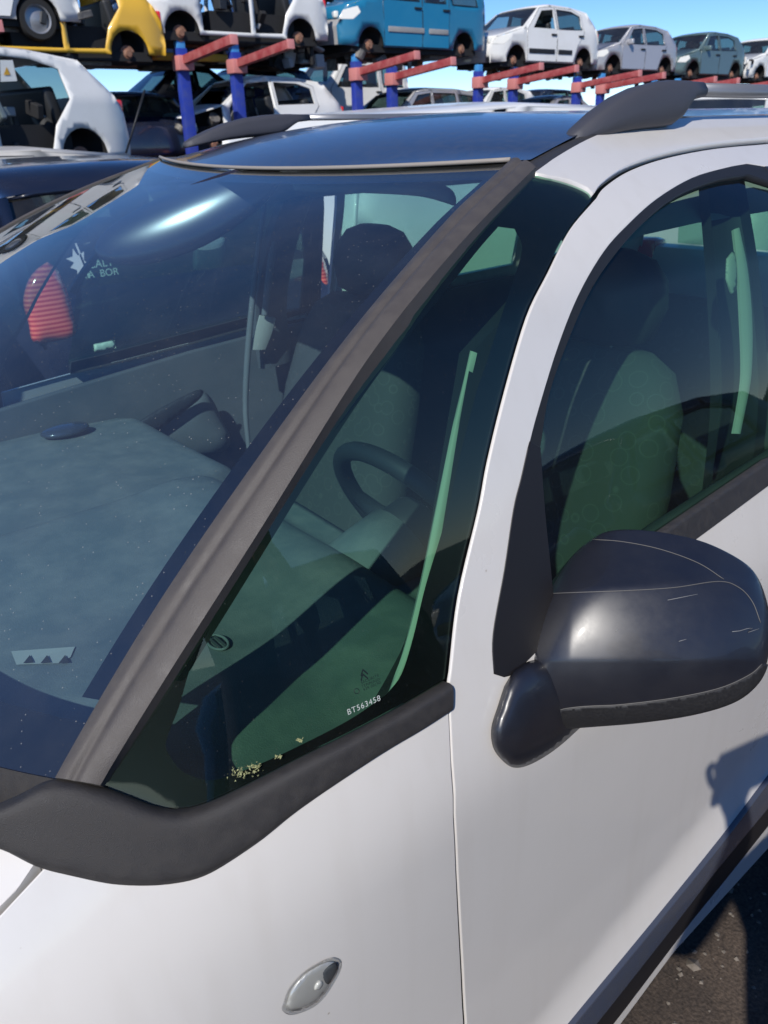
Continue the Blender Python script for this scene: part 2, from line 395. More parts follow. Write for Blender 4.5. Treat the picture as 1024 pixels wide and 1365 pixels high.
# ------------------------------------------------------------------ ground
def ground():
    m = pmat('asphalt', (0.05, 0.043, 0.038), 0.85); t = m.node_tree; N = t.nodes.new; L = t.links.new; b = t.nodes['Principled BSDF']
    tc = N('ShaderNodeTexCoord')
    n1 = N('ShaderNodeTexNoise'); n1.inputs['Scale'].default_value = 3.5; n1.inputs['Detail'].default_value = 10; n1.inputs['Roughness'].default_value = 0.7
    n2 = N('ShaderNodeTexNoise'); n2.inputs['Scale'].default_value = 140; n2.inputs['Detail'].default_value = 4
    v = N('ShaderNodeTexVoronoi'); v.feature = 'DISTANCE_TO_EDGE'; v.inputs['Scale'].default_value = 4.0
    for q in (n1, n2): L(tc.outputs['Object'], q.inputs['Vector'])
    ad = N('ShaderNodeVectorMath'); ad.operation = 'ADD'; L(tc.outputs['Object'], ad.inputs[0])
    nd = N('ShaderNodeTexNoise'); nd.inputs['Scale'].default_value = 6; L(tc.outputs['Object'], nd.inputs['Vector'])
    L(nd.outputs['Color'], ad.inputs[1]); L(ad.outputs[0], v.inputs['Vector'])
    r = N('ShaderNodeValToRGB'); e = r.color_ramp.elements
    e[0].position = 0.35; e[0].color = (0.016, 0.013, 0.012, 1); e[1].position = 0.68; e[1].color = (0.085, 0.062, 0.045, 1)
    L(n1.outputs['Fac'], r.inputs[0])
    r2 = N('ShaderNodeMapRange'); r2.inputs[1].default_value = 0.3; r2.inputs[2].default_value = 0.7; r2.inputs[3].default_value = 0.6; r2.inputs[4].default_value = 1.5
    L(n2.outputs['Fac'], r2.inputs[0])
    cr = N('ShaderNodeMapRange'); cr.inputs[1].default_value = 0.0; cr.inputs[2].default_value = 0.03; cr.inputs[3].default_value = 0.7; cr.inputs[4].default_value = 1.0
    L(v.outputs['Distance'], cr.inputs[0])
    m1 = N('ShaderNodeMath'); m1.operation = 'MULTIPLY'; L(r2.outputs[0], m1.inputs[0]); L(cr.outputs[0], m1.inputs[1])
    mx = N('ShaderNodeVectorMath'); mx.operation = 'SCALE'; L(r.outputs[0], mx.inputs[0]); L(m1.outputs[0], mx.inputs['Scale'])
    L(mx.outputs[0], b.inputs['Base Color'])
    bp = N('ShaderNodeBump'); bp.inputs['Strength'].default_value = 0.35; bp.inputs['Distance'].default_value = 0.01
    hh = N('ShaderNodeMath'); hh.operation = 'ADD'; L(n1.outputs['Fac'], hh.inputs[0]); L(n2.outputs['Fac'], hh.inputs[1]); L(hh.outputs[0], bp.inputs['Height']); L(bp.outputs[0], b.inputs['Normal'])
    S = 500
    g = mk('ground', [(-S, -S, 0), (S, -S, 0), (S, S, 0), (-S, S, 0)], [[0, 1, 2, 3]], m, None, False); tag(g, kind='structure')
ground()

# ------------------------------------------------------------------ the near car: body surfaces (x forward, y left, z up; origin under the front axle)
def sst(a): a = min(1, max(0, a)); return a*a*(3-2*a)
def fz(z):
    s, a, b = 0.33, 0.85, 1.03
    if z <= a: r = 0.0
    elif z < b:
        q = (z-a)/(b-a); r = s*(b-a)*(q**3-q**4/2)
    else: r = s*(b-a)*0.5+s*(z-b)
    if z > 1.40: r += 4.0*(z-1.40)**2
    return r
def Ys(x, z):
    k = 0.15+0.40*sst((z-0.72)/0.40)
    dx = max(0, x+0.5); t = k*dx*dx if dx < 1 else k*(2*dx-1)
    dr = max(0, -x-1.6)
    zs = 0.265+0.27*(-0.763-x); zs = min(0.46, max(0.22, zs))
    return 0.858-fz(z)-t-0.022*dr*dr+0.02*max(0, 0.55-z)+0.026*sst((zs+0.13-z)/0.17)
def side_pos(sd):
    return lambda p: Vector((p[0], sd*Ys(p[0], p[1]), p[1]))
def side_nrm(sd):
    def f(p):
        h = 2e-3; x, z = p[0], p[1]
        return Vector((-(Ys(x+h, z)-Ys(x-h, z))/(2*h), sd, -(Ys(x, z+h)-Ys(x, z-h))/(2*h)*1.0)).normalized() if sd > 0 else \
            Vector((-(Ys(x+h, z)-Ys(x-h, z))/(2*h), -1, -(Ys(x, z+h)-Ys(x, z-h))/(2*h))).normalized()
    return f
def hit(u, v):
    d = ray(u, v); t = 0.2; pt = t
    while t < 8:
        p = CAM+d*t
        if p.y-Ys(p.x, p.z) < 0:
            a, b = pt, t
            for _ in range(36):
                m = (a+b)/2; p = CAM+d*m
                if p.y-Ys(p.x, p.z) < 0: b = m
                else: a = m
            return CAM+d*a
        pt = t; t += 0.02
    raise ValueError((u, v))
def xz(pts, n=5): return [(lambda q: Vector((q.x, q.z)))(hit(p.x, p.y)) for p in (crv(pts, n) if n else [Vector(p) for p in pts])]
def hit3(pts, n=5, off=0.0):
    out = []
    for p in crv(pts, n):
        q = hit(p.x, p.y)
        if off: q = q+side_nrm(1)((q.x, q.z))*off
        out.append(q)
    return out
def Zr(x, y):
    return 1.600+0.026*(1-(y/0.52)**2)-0.33*max(0, x+1.3)**2-0.05*max(0, -x-2.2)**2
def zr_n(x, y):
    h = 1e-3; return Vector((-(Zr(x+h, y)-Zr(x-h, y))/(2*h), -(Zr(x, y+h)-Zr(x, y-h))/(2*h), 1)).normalized()

CAR = empty('compact_car', (0, 0, 0))
tag(CAR, 'white compact car filling the foreground, with black roof and satin black wing mirror', 'car')

# traced outlines (pixels of the 1024x1365 photograph, laid on the body surface above)
PIL_L = [(76, 1038), (209, 817), (339, 625), (468, 451), (597, 299), (648, 250), (682, 217)]
PIL_R = [(136, 1048), (249, 869), (348, 713), (464, 527), (530, 434), (597, 352), (652, 291), (714, 229)]
QG_B = [(598, 906), (540, 940), (471, 977), (408, 1008), (345, 1040), (300, 1062), (265, 1076), (240, 1080), (210, 1075), (175, 1062), (138, 1048)]
QG_R = [(792, 262), (758, 306), (730, 363), (702, 423), (673, 522), (650, 616), (638, 680), (611, 796), (598, 906)]
QG_T = [(714, 229), (758, 241), (784, 252), (792, 262)]
SHUT = [(792, 262), (805, 245), (837, 224), (884, 207), (950, 194), (1024, 187)]
SEAL_O = [(659, 897), (658, 845), (673, 760), (685, 680), (695, 639), (706, 590), (718, 545), (744, 461), (772, 391), (805, 334), (838, 297), (875, 264), (922, 236), (969, 222), (996, 217)]
SEAL_I = [(721, 597), (734, 522), (763, 442), (791, 381), (823, 334), (861, 292), (903, 259), (955, 238), (997, 231)]
CANT_T = [(714, 229), (744, 208), (781, 187), (814, 174), (860, 164), (931, 156), (1024, 154)]
ROOF_E = [(682, 217), (711, 196), (744, 182), (774, 172)]

def lerp(a, b, t): return a+(b-a)*t
import numpy as np
def pil_curve(pts, dd, top):
    P = resample(crv(pts, 6), 48); z = [depth(hit(p.x, p.y))+dd+(0.035*math.sin(math.pi*k/47) if top else 0) for k, p in enumerate(P)]
    if top:
        z[-1] = top; k = np.arange(48)/47; w_ = np.ones(48); w_[-1] = 30; w_[0] = 6; w_[36:47] = 0.2
        c = np.polyfit(k, z, 3, w=w_); z = list(np.polyval(c, k))
    return [at_depth(p.x, p.y, q) for p, q in zip(P, z)]
PL3 = pil_curve(PIL_L, 0.012, 1.078); PR3 = pil_curve(PIL_R, 0.0, None)
def mir(P): return [Vector((p.x, -p.y, p.z)) for p in P]

for sd in (1, -1):
    SP, SN = side_pos(sd), side_nrm(sd)
    # --- front wing
    arch = [Vector((0.345*math.cos(a), 0.31+0.345*math.sin(a))) for a in [math.radians(20+160*k/16+0) for k in range(17)]]
    wing = xz([(597, 944), (500, 1000), (400, 1066), (300, 1138), (240, 1165), (150, 1166), (66, 1148)]) + xz([(60, 1160), (2, 1222)], 1) + \
        [Vector((0.15, 0.905)), Vector((0.40, 0.84)), Vector((0.62, 0.76)), Vector((0.64, 0.56)), Vector((0.40, 0.52))] + arch + [Vector((-0.35, 0.20)), Vector((-0.490, 0.20))] + \
        xz([(617.5, 1365), (607, 1160), (598, 960)], 3)
    o = patch('front_wing', wing, SP, SN, WHITE, CAR, res=0.03, lip=0.004, rnd=0.001)
    # --- front door: skin with the window opening
    sh = 0.0 if sd > 0 else 0.12
    hole_rear = [Vector((-1.455+sh, 1.525)), Vector((-1.52+sh, 1.40)), Vector((-1.56+sh, 1.25)), Vector((-1.57+sh, 1.10))]
    belt_lo = xz([(1024, 643), (922, 718)], 3)
    doorhole = xz(SEAL_O) + hole_rear + belt_lo + xz([(850, 768), (760, 830), (690, 888)], 3)
    door = xz([(623.5, 1365), (612, 1160), (602.5, 960), (600, 915)], 3) + xz([(603, 896), (615, 796), (642, 680), (654, 616), (677, 522), (706, 423), (734, 363), (762, 306), (794, 267)]) + \
        xz([(797, 264), (807, 250), (838, 229), (885, 212), (950, 199), (1024, 192)]) + [Vector((-1.60, 1.545)), Vector((-1.635, 1.40)), Vector((-1.64, 1.06)), Vector((-1.62, 0.5)), Vector((-1.58, 0.22)), Vector((-0.498, 0.20))]
    if sd < 0: door = [Vector(q) for q in ((-0.498, 0.20), (-0.505, 1.02), (-0.75, 1.04), (-1.0, 1.055), (-1.28, 1.07), (-1.44, 1.08), (-1.46, 1.06), (-1.64, 1.055), (-1.62, 0.5), (-1.58, 0.22))][::-1]; doorhole = None
    D = patch('front_door', door, SP, SN, WHITE, CAR, holes=[doorhole] if doorhole else [], res=0.03, lip=0.005, rnd=0.0012)
    # --- roof side rail (white) from windscreen corner back
    cant = xz(CANT_T) + [Vector((-2.0, 1.600)), Vector((-2.6, 1.585)), Vector((-3.0, 1.50)), Vector((-2.95, 1.46)), Vector((-2.55, 1.53)), Vector((-2.0, 1.558)), Vector((-1.62, 1.566))] + \
        xz([(1024, 182), (950, 189), (884, 202), (836, 219), (803, 241), (791, 257)]) + xz([(784, 249), (758, 238), (730, 233)], 2)
    patch('roof_side', cant, SP, SN, WHITE, CAR, res=0.03, lip=0.012)
    # --- seal, glass, sail panel, belt strip of the front door
    SI = xz(SEAL_I)
    glass_rear = [Vector((-1.44+sh, 1.50)), Vector((-1.50+sh, 1.38)), Vector((-1.53+sh, 1.25)), Vector((-1.535+sh, 1.08))]
    belt_up = xz([(1024, 616), (889, 709), (800, 770), (735, 815)], 3)
    gl = SI + glass_rear + belt_up + xz([(733, 740), (727, 680)], 2)
    G = patch('door_glass', gl, SP, SN, SDGL, CAR, res=0.04, off=-0.010)
    so_ = xz(SEAL_O[5:])
    ring = so_ + hole_rear + [Vector((-1.535+sh, 1.10))] + glass_rear[::-1][1:] + SI[::-1]
    patch('window_seal', ring, SP, SN, SEAL, CAR, res=0.015, off=-0.001, lip=0.012)
    if sd > 0:
      sail = xz([(706, 590), (695, 639), (685, 680), (673, 760), (658, 845), (659, 897)]) + xz([(672, 901), (690, 892), (740, 840)], 2) + xz([(735, 780), (731, 740), (725, 680), (719, 597)], 3)
      patch('mirror_sail', sail, SP, SN, SAILM, CAR, res=0.02, off=0.002, lip=0.014)
    belt = xz([(1024, 616), (889, 709), (800, 770), (742, 806)], 3) + xz([(745, 836), (850, 768), (922, 718), (1024, 643)], 3) + [Vector((-1.57, 1.062)), Vector((-1.57, 1.092))]
    patch('belt_strip', belt, SP, SN, BLKP, CAR, res=0.02, off=0.006, lip=0.02, rnd=0.004)
    # --- black pillar film between the doors
    patch('pillar_cover', [Vector((x+sh, z)) for x, z in ((-1.448, 1.524), (-1.54, 1.52), (-1.575, 1.40), (-1.61, 1.09), (-1.575, 1.09), (-1.565, 1.25), (-1.525, 1.40))], SP, SN, GLOSSB, CAR, res=0.03, off=0.001, lip=0.01)
    # --- lower rub strip and sill
    up = xz([(690, 1448), (772, 1348), (868, 1232), (960, 1118), (1024, 1034)]) + [Vector((-1.42, 0.455)), Vector((-1.60, 0.46))]
    mid = xz([(706, 1460), (787, 1362), (895, 1226), (946, 1160), (1024, 1066)]) + [Vector((-1.44, 0.40)), Vector((-1.60, 0.41))]
    lo = xz([(724, 1470), (810, 1364), (911, 1232), (960, 1172), (1024, 1092)]) + [Vector((-1.46, 0.33)), Vector((-1.60, 0.34))]
    patch('rub_strip', up + mid[::-1], SP, SN, STRIP, D, res=0.02, off=0.010, lip=0.03, rnd=0.002)
    patch('rub_strip', mid + lo[::-1], SP, SN, SAILM, D, res=0.02, off=0.008, lip=0.03, rnd=0.002)
    sill = xz([(722, 1468), (808, 1362), (909, 1230), (958, 1170), (1024, 1090)]) + [Vector((-1.52, 0.33)), Vector((-2.2, 0.34)), Vector((-2.2, 0.25)), Vector((-1.56, 0.25))] + xz([(1024, 1104), (966, 1180), (892, 1272), (822, 1366), (740, 1472)], 3) + [Vector((-0.36, 0.13)), Vector((-0.36, 0.21))]
    patch('sill', sill, SP, SN, WHITE, CAR, res=0.03, off=0.004, lip=0.05, rnd=0.006)
    # --- rear door and rear quarter
    rhole = [Vector((x+(sh if x > -1.8 else 0), z)) for x, z in ((-1.66, 1.11), (-1.645, 1.40), (-1.62, 1.50), (-1.9, 1.505), (-2.25, 1.49), (-2.33, 1.40), (-2.37, 1.13))]
    rdoor = [Vector((x+(sh if x > -1.8 and z > 1.05 else 0), z)) for x, z in ((-1.645, 1.06), (-1.62, 1.40), (-1.58, 1.54), (-1.9, 1.545), (-2.3, 1.53), (-2.40, 1.40), (-2.44, 1.10), (-2.43, 0.80), (-2.2, 0.60), (-2.12, 0.22), (-1.59, 0.22), (-1.627, 0.5))]
    patch('rear_door', rdoor, SP, SN, WHITE, CAR, holes=[rhole], res=0.04, lip=0.014)
    patch('rear_door_glass', rhole, SP, SN, SDGL, CAR, res=0.06, off=-0.008)
    rarch = [Vector((-2.54+0.345*math.cos(a), 0.31+0.345*math.sin(a))) for a in [math.radians(170-170*k/16) for k in range(17)]]
    rq = [Vector((-2.125, 0.22)), Vector((-2.18, 0.42))] + [q for q in rarch if q.y > 0.36] + [Vector((-2.30-0.6, 0.30)), Vector((-3.2, 0.40)), Vector((-3.2, 0.95)), Vector((-3.14, 1.15)), Vector((-3.02, 1.45)), Vector((-2.6, 1.52)), Vector((-2.31, 1.525)), Vector((-2.405, 1.40)), Vector((-2.445, 1.10)), Vector((-2.435, 0.80)), Vector((-2.205, 0.60))]
    rqh = [Vector((-2.52, 1.14)), Vector((-2.48, 1.40)), Vector((-2.56, 1.45)), Vector((-2.86, 1.40)), Vector((-2.92, 1.16))]
    patch('rear_quarter', rq, SP, SN, WHITE, CAR, holes=[rqh], res=0.05, lip=0.012)
    patch('quarter_glass', rqh, SP, SN, SDGL, CAR, res=0.08, off=-0.006)
    for wx in (0.0, -2.54):
        wh = empty('wheel'); wh.parent = CAR; wh.location = (wx, sd*0.745, 0.305)
        lathe_obj('tyre', WT, TYRE, wh, (0, 0, 0), sd); lathe_obj('rim', WR, STEEL, wh, (0, 0, 0), sd)
    # --- fixed front quarter glass, its black border and pillar
    qb = xz(QG_B); qr = xz(QG_R); qt = xz(QG_T); ql = xz(PIL_R[1:-1])
    qpoly = qb + ql + qt + qr[1:]
    Q = patch('front_quarter_glass', qpoly, SP, SN, SDGL, CAR, res=0.03, off=-0.004)
    day = xz([(229, 1014), (222, 999), (226, 980), (240, 945), (263, 874), (321, 772), (364, 700), (422, 613), (476, 540), (530, 470), (590, 395), (640, 330), (668, 297)]) + xz([(690, 300), (700, 330), (680, 400), (655, 480)]) + \
        xz([(641, 520), (618, 610), (600, 690), (573, 780), (556, 850), (540, 900), (521, 926)]) + xz([(519, 928), (471, 961), (408, 994), (345, 1023), (287, 1043), (253, 1036), (237, 1025)])
    qc = sum(qpoly, Vector((0, 0)))/len(qpoly)
    patch('black_border', qpoly, SP, SN, FRIT, Q, holes=[day if sd > 0 else [qc+(p-qc)*0.9 for p in qpoly]], res=0.025, off=-0.0065)
    # --- pillar trim, molding under the quarter glass
    A, B = (PL3, PR3) if sd > 0 else (mir(PL3), mir(PR3))
    tw = Vector((0.6, sd*2.6, 1.9))
    def prof(s): return (0.35+0.65*math.sin(math.pi*min(1, max(0, s*0.92+0.04)))**0.6) * (1-0.32*math.exp(-((s-0.42)/0.10)**2))
    if sd < 0: B = [a_.lerp(b_, 0.4) for a_, b_ in zip(A, B)]
    ribbon('pillar_trim', A, B, TRIM, CAR, n=60, m=22, bulge=0.011 if sd > 0 else 0.004, back=0.02, toward=tw, shape=prof)
    ribbon('pillar_gap', [p-Vector((0, sd*0.004, 0.004)) for p in B], [Vector((q.x, sd*q.y, q.z))-Vector((0, sd*0.012, 0.004)) for q in hit3([(p[0]+10, p[1]+4) for p in PIL_R], 4)], SEAL, CAR, n=40, m=2, toward=tw)
    mt = hit3([(598, 910), (540, 944), (471, 981), (408, 1012), (345, 1044), (300, 1066), (265, 1080), (240, 1084), (210, 1080), (175, 1067), (138, 1054), (100, 1044), (60, 1046), (20, 1066), (-40, 1090), (-120, 1110)], 4, 0.001)
    mb = hit3([(600, 948), (560, 974), (500, 1010), (400, 1078), (350, 1118), (300, 1152), (270, 1168), (240, 1176), (200, 1180), (150, 1178), (100, 1168), (50, 1155), (0, 1131), (-40, 1128), (-80, 1135), (-120, 1150)], 4, 0.001)
    if sd < 0: mt, mb = mir(mt), mir(mb)
    ribbon('wing_molding', mt, mb, BLKP, CAR, n=90, m=14, bulge=0.0065, back=0.012, toward=tw, shape=lambda s: (1-abs(2*s-1)**5)**0.6*(1.2-0.4*s))
    # --- dark structure behind the gaps
    patch('inner_structure', [Vector((-0.05, 0.70)), Vector((-0.05, 0.93)), Vector((-0.3, 0.93)), Vector((-0.62, 0.96)), Vector((-1.5, 1.00)), Vector((-2.45, 1.03)), Vector((-2.45, 0.7)), Vector((-2.1, 0.2)), Vector((-0.4, 0.2)), Vector((-0.36, 0.45)), Vector((-0.25, 0.62))], SP, SN, DARK, CAR, res=0.08, off=-0.03)
    # --- black joint strip between roof and roof side
    ct = hit3(CANT_T, 5) + [Vector((x, Ys(x, z), z)) for x, z in ((-2.0, 1.600), (-2.6, 1.585), (-2.95, 1.51))]
    rt = [Vector((x, y, Zr(x, y)-0.002)) for x, y in ((-0.915, 0.528), (-1.0, 0.515), (-1.10, 0.50), (-1.25, 0.478), (-1.45, 0.465), (-1.7, 0.46), (-2.0, 0.46), (-2.6, 0.45), (-2.95, 0.44))]
    if sd < 0: ct, rt = mir(ct), mir(rt)
    ribbon('roof_joint', rt, ct, BLKP, CAR, n=50, m=3, toward=Vector((-1.5, sd*1.2, 4)))
    # --- roof rail: plastic foot and grey bar
    foot = [(-1.035, 0.010), (-1.07, 0.024), (-1.115, 0.041), (-1.17, 0.056), (-1.235, 0.064), (-1.31, 0.066), (-1.40, 0.062)]
    def frame(x, top, lowf, wd):
        yc = 0.490; base = Zr(x, yc)-0.004+(0.004 if sd < 0 else 0); hf = 1.0 if sd > 0 else 0.62; zt = base+top*hf; zb = base+(lowf*hf if lowf > 0 else lowf)
        pts = []
        for k in range(16):
            a = 2*math.pi*k/16; cx, sx = math.cos(a), math.sin(a)
            ss = abs(cx)**0.6*(1 if cx > 0 else -1); tt = abs(sx)**0.6*(1 if sx > 0 else -1)
            pts.append(Vector((x+(0.13 if sd < 0 else 0), sd*(yc+wd*ss*(0.85 if tt > 0 else 1.1)), (zt+zb)/2+(zt-zb)/2*tt)))
        return pts
    rail = empty('roof_rail'); rail.parent = CAR
    solid('rail_foot', [frame(-1.06, 0.003, -0.01, 0.010), frame(-1.075, 0.011, -0.01, 0.018), frame(-1.12, 0.028, -0.01, 0.024), frame(-1.165, 0.042, -0.01, 0.026), frame(-1.215, 0.052, -0.01, 0.026), frame(-1.27, 0.058, -0.01, 0.026), frame(-1.305, 0.060, -0.008, 0.026), frame(-1.33, 0.060, 0.003, 0.025), frame(-1.35, 0.060, 0.020, 0.022), frame(-1.365, 0.059, 0.030, 0.019), frame(-1.40, 0.058, 0.034, 0.017)], None, 0, RAILP, rail)
    solid('rail_bar', [frame(-1.395, 0.057, 0.035, 0.016), frame(-1.6, 0.056, 0.033, 0.016), frame(-2.0, 0.056, 0.033, 0.016), frame(-2.5, 0.056, 0.033, 0.016)], None, 0, RAILG, rail)
    solid('rail_foot', [frame(-2.49, 0.058, 0.030, 0.018), frame(-2.56, 0.056, -0.01, 0.024), frame(-2.70, 0.045, -0.01, 0.024), frame(-2.8, 0.01, -0.01, 0.016)], None, 0, RAILP, rail)
    # --- inner front pillar: black rear post with a pale trim edge
    pe = [(512, 938), (524, 905), (541, 858), (562, 775), (584, 665), (605, 560), (628, 468)]
    e1 = [at_depth(p.x, p.y, depth(hit(p.x, p.y))+0.035) for p in crv(pe, 5)]
    wds = [2, 9, 15, 15, 12, 8, 2]
    e2 = [at_depth(p.x, p.y, depth(hit(p.x, p.y))+0.028) for p in crv([(a+w_, b+w_*0.15) for (a, b), w_ in zip(pe, wds)], 5)]
    e3 = [at_depth(p.x, p.y, depth(hit(p.x, p.y))+0.035) for p in crv([(600, 930), (612, 850), (632, 760), (655, 660), (672, 570), (690, 490), (715, 410), (745, 340)], 5)]
    if sd < 0: e1, e2, e3 = mir(e1), mir(e2), mir(e3)
    if sd < 0: e3 = e2[:]; e2 = [p+Vector((-0.012, 0, 0)) for p in e1]; e3 = [p+Vector((-0.03, 0, 0)) for p in e1]
    if sd > 0: ip = empty('inner_pillar'); ip.parent = CAR
    if sd > 0: ribbon('pale_edge', e1, e2, CREAM, ip, n=36, m=3, bulge=0.002, back=0.006, toward=tw)
    if sd > 0: ribbon('dark_post', e2, e3, DARK, ip, n=36, m=3, bulge=0.004, back=0.02, toward=tw)
    # --- door inner panel with armrest, handle and lamp
    inn = [Vector((-0.42, 0.30)), Vector((-0.42, 0.985)), Vector((-0.7, 1.015)), Vector((-1.0, 1.045)), Vector((-1.5, 1.075)), Vector((-1.5, 0.30))]
    ipos = lambda p: Vector((p[0], sd*(Ys(p[0], p[1])-0.085-0.02*sst((1.0-p[1])/0.1)), p[1]))
    DI = patch('door_panel', inn, ipos, lambda p: Vector((0, -sd, 0.15)).normalized(), GREYT, CAR, res=0.05, lip=0.03, rnd=0.006)
    patch('rear_door_panel', [Vector((-1.62, 0.35)), Vector((-1.62, 1.08)), Vector((-2.4, 1.10)), Vector((-2.4, 0.60)), Vector((-2.15, 0.35))], ipos, lambda p: Vector((0, -sd, 0.15)).normalized(), GREYT, CAR, res=0.08, lip=0.03)
    # B pillar trim with belt
    bp1 = [Vector((-1.30+sh, sd*0.66, 0.98)), Vector((-1.29+sh, sd*0.655, 1.15)), Vector((-1.32+sh, sd*0.60, 1.34)), Vector((-1.37+sh, sd*0.53, 1.50))]
    bp2 = [Vector((-1.42+sh, sd*0.69, 0.98)), Vector((-1.41+sh, sd*0.68, 1.15)), Vector((-1.43+sh, sd*0.62, 1.34)), Vector((-1.47+sh, sd*0.54, 1.50))]
    BPT = ribbon('pillar_inner_trim', crv(bp1), crv(bp2), DASHD if sd > 0 else GREYT, CAR, n=16, m=6, bulge=0.012, back=0.02, toward=Vector((0, 0, 1.4)))

# ------------------------------------------------------------------ windscreen, roof, bonnet, tailgate
def topc(t):                                            # t 0 near .. 1 far
    y = lerp(PL3[-1].y, -PL3[-1].y, t); q = 1-(y/PL3[-1].y)**2
    x = PL3[-1].x+0.085*q
    zc = Zr(PL3[-1].x+0.085, 0)-0.004
    return Vector((x, y, lerp(PL3[-1].z, zc, q)))
def botc(t):
    y = lerp(PL3[0].y, -PL3[0].y, t); q = 1-(y/PL3[0].y)**2
    return Vector((PL3[0].x+0.20*q, y, PL3[0].z-0.055*q))
def lcur(s, sd):
    k = s*47; i = min(46, int(k)); p = PL3[i].lerp(PL3[i+1], k-i); return Vector((p.x, sd*p.y, p.z))
def WS(s, t, off=0.0):
    c = topc(t)*s+botc(t)*(1-s); d = lcur(s, 1)*(1-t)+lcur(s, -1)*t
    b = (topc(0)*s+botc(0)*(1-s))*(1-t)+(topc(1)*s+botc(1)*(1-s))*t
    p = c+d-b
    p += Vector((0.55, 0, 0.83))*(0.025*math.sin(math.pi*s)*math.sin(math.pi*t)+off)
    return p
def ws_grid(name, s0, s1, t0, t1, mat, parent, ns=30, ntt=40, off=0.0):
    f0 = s0 if callable(s0) else (lambda t: s0); f1 = s1 if callable(s1) else (lambda t: s1)
    V = []; F = []
    for i in range(ns+1):
        for j in range(ntt+1):
            t = lerp(t0, t1, j/ntt); V.append(WS(lerp(f0(t), f1(t), i/ns), t, off))
    for i in range(ns):
        for j in range(ntt):
            a = i*(ntt+1)+j; F.append([a, a+1, a+ntt+2, a+ntt+1])
    return mk(name, V, F, mat, parent)
WSO = ws_grid('windscreen', 0, 1, 0, 1, WSGL, CAR)
ws_grid('black_border', 0, lambda t: 0.085+0.02*math.sin(math.pi*t), 0, 1, FRIT, WSO, 6, 40, -0.004)
ws_grid('black_border', 0.975, 1, 0, 1, FRIT, WSO, 3, 40, -0.004)
ws_grid('black_border', 0.12, 0.98, 0, 0.019, FRIT, WSO, 30, 3, -0.004)
ws_grid('black_border', 0.12, 0.98, 0.981, 1, FRIT, WSO, 30, 3, -0.004)
# pale sealing line along the top of the glass
tube('roof_lip', [topc(k/40)+Vector((0.003, 0, 0.004)) for k in range(41)], 0.0032, LIPM, CAR, 8)
# roof
V = []; F = []; nx, ny = 44, 30
for i in range(nx+1):
    for j in range(ny+1):
        t = j/ny; f = topc(t); s = i/nx; xr = -2.95
        ye = lerp(0.528, 0.462, sst(s*5)) if s < 0.2 else lerp(0.462, 0.44, (s-0.2)/0.8)
        y = ye*(1-2*t); x = lerp(f.x, xr, s)
        V.append(Vector((x, y, Zr(x, y) if i else f.z+0.003)))
for i in range(nx):
    for j in range(ny):
        a = i*(ny+1)+j; F.append([a, a+ny+1, a+ny+2, a+1])
mk('roof', V, F, ROOFM, CAR)
# headliner below the roof
V = []; F = []
for i in range(13):
    for j in range(13):
        x = lerp(-1.02, -2.9, i/12); y = lerp(0.56, -0.56, j/12); V.append(Vector((x, y, Zr(x, y)-0.055-0.10*(abs(y)/0.56)**4)))
for i in range(12):
    for j in range(12): a = i*13+j; F.append([a, a+1, a+14, a+13])
mk('headliner', V, F, HEADL, CAR)
# bonnet
V = []; F = []
c0 = hit(44, 1150); c1 = hit(0, 1207)
EDG = resample(crv([hit(52, 1146)]+[hit(44, 1158), hit(-4, 1216)]+[Vector((x, Ys(x, z), z)) for x, z in ((0.15, 0.905), (0.40, 0.84), (0.62, 0.76))], 6), 60)
def bon(s, t):
    k = s*59; i = min(58, int(k)); e = EDG[i].lerp(EDG[i+1], k-i); q = 1-(2*t-1)**2
    y = (e.y-0.005)*(1-2*t)
    return Vector((e.x+0.17*q*(1-s)+0.16*q*s, y, e.z-0.003+0.05*(1-(2*t-1)**4)))
for i in range(25):
    for j in range(41): V.append(bon(i/24, j/40))
for i in range(24):
    for j in range(40): a = i*41+j; F.append([a, a+41, a+42, a+1])
BON = mk('bonnet', V, F, WHITE, CAR)
for e in (0, 1):
    pass
ed = [bon(i/24, 0) for i in range(25)]
ribbon('bonnet_edge', ed, [p-Vector((0, 0.004, 0.03)) for p in ed], WHITE, BON, n=30, m=2, toward=Vector((0, 3, 1)))
ed = [bon(0, j/40) for j in range(41)]
ribbon('bonnet_edge', ed, [p-Vector((0.004, 0, 0.03)) for p in ed], WHITE, BON, n=30, m=2, toward=Vector((-3, 0, 1)))
# cowl panel under the glass
ribbon('cowl', [botc(k/30)+Vector((-0.01, 0, -0.004)) for k in range(31)], [Vector((lerp(-0.06, -0.06, k/30)+0.16*(1-(2*k/30-1)**2), lerp(0.66, -0.66, k/30), 0.965)) for k in range(31)], BLKP, CAR, n=40, m=4, bulge=0.006)
# front end and tailgate (away from the camera)
boxm('front_bumper', (0.62, 0, 0.45), (0.30, 1.45, 0.42), WHITE, CAR, 0.10, seg=4)
boxm('grille', (0.775, 0, 0.56), (0.02, 0.9, 0.10), BLKP, CAR, 0.006)
for sd in (1, -1): boxm('headlight', (0.60, sd*0.56, 0.70), (0.26, 0.26, 0.14), LAMP, CAR, 0.05, seg=4)
boxm('floor_pan', (-1.25, 0, 0.24), (3.6, 1.5, 0.06), DARK, CAR)
boxm('bulkhead', (-0.02, 0, 0.60), (0.04, 1.30, 0.62), DARK, CAR)
boxm('engine_bay', (0.30, 0, 0.55), (0.62, 0.95, 0.40), JUNK, CAR, 0.05)
boxm('rear_bumper', (-3.20, 0, 0.45), (0.20, 1.58, 0.40), WHITE, CAR, 0.07, seg=4)
TG = boxm('tailgate', (-3.20, 0, 0.85), (0.10, 1.40, 0.56), WHITE, CAR, 0.04)
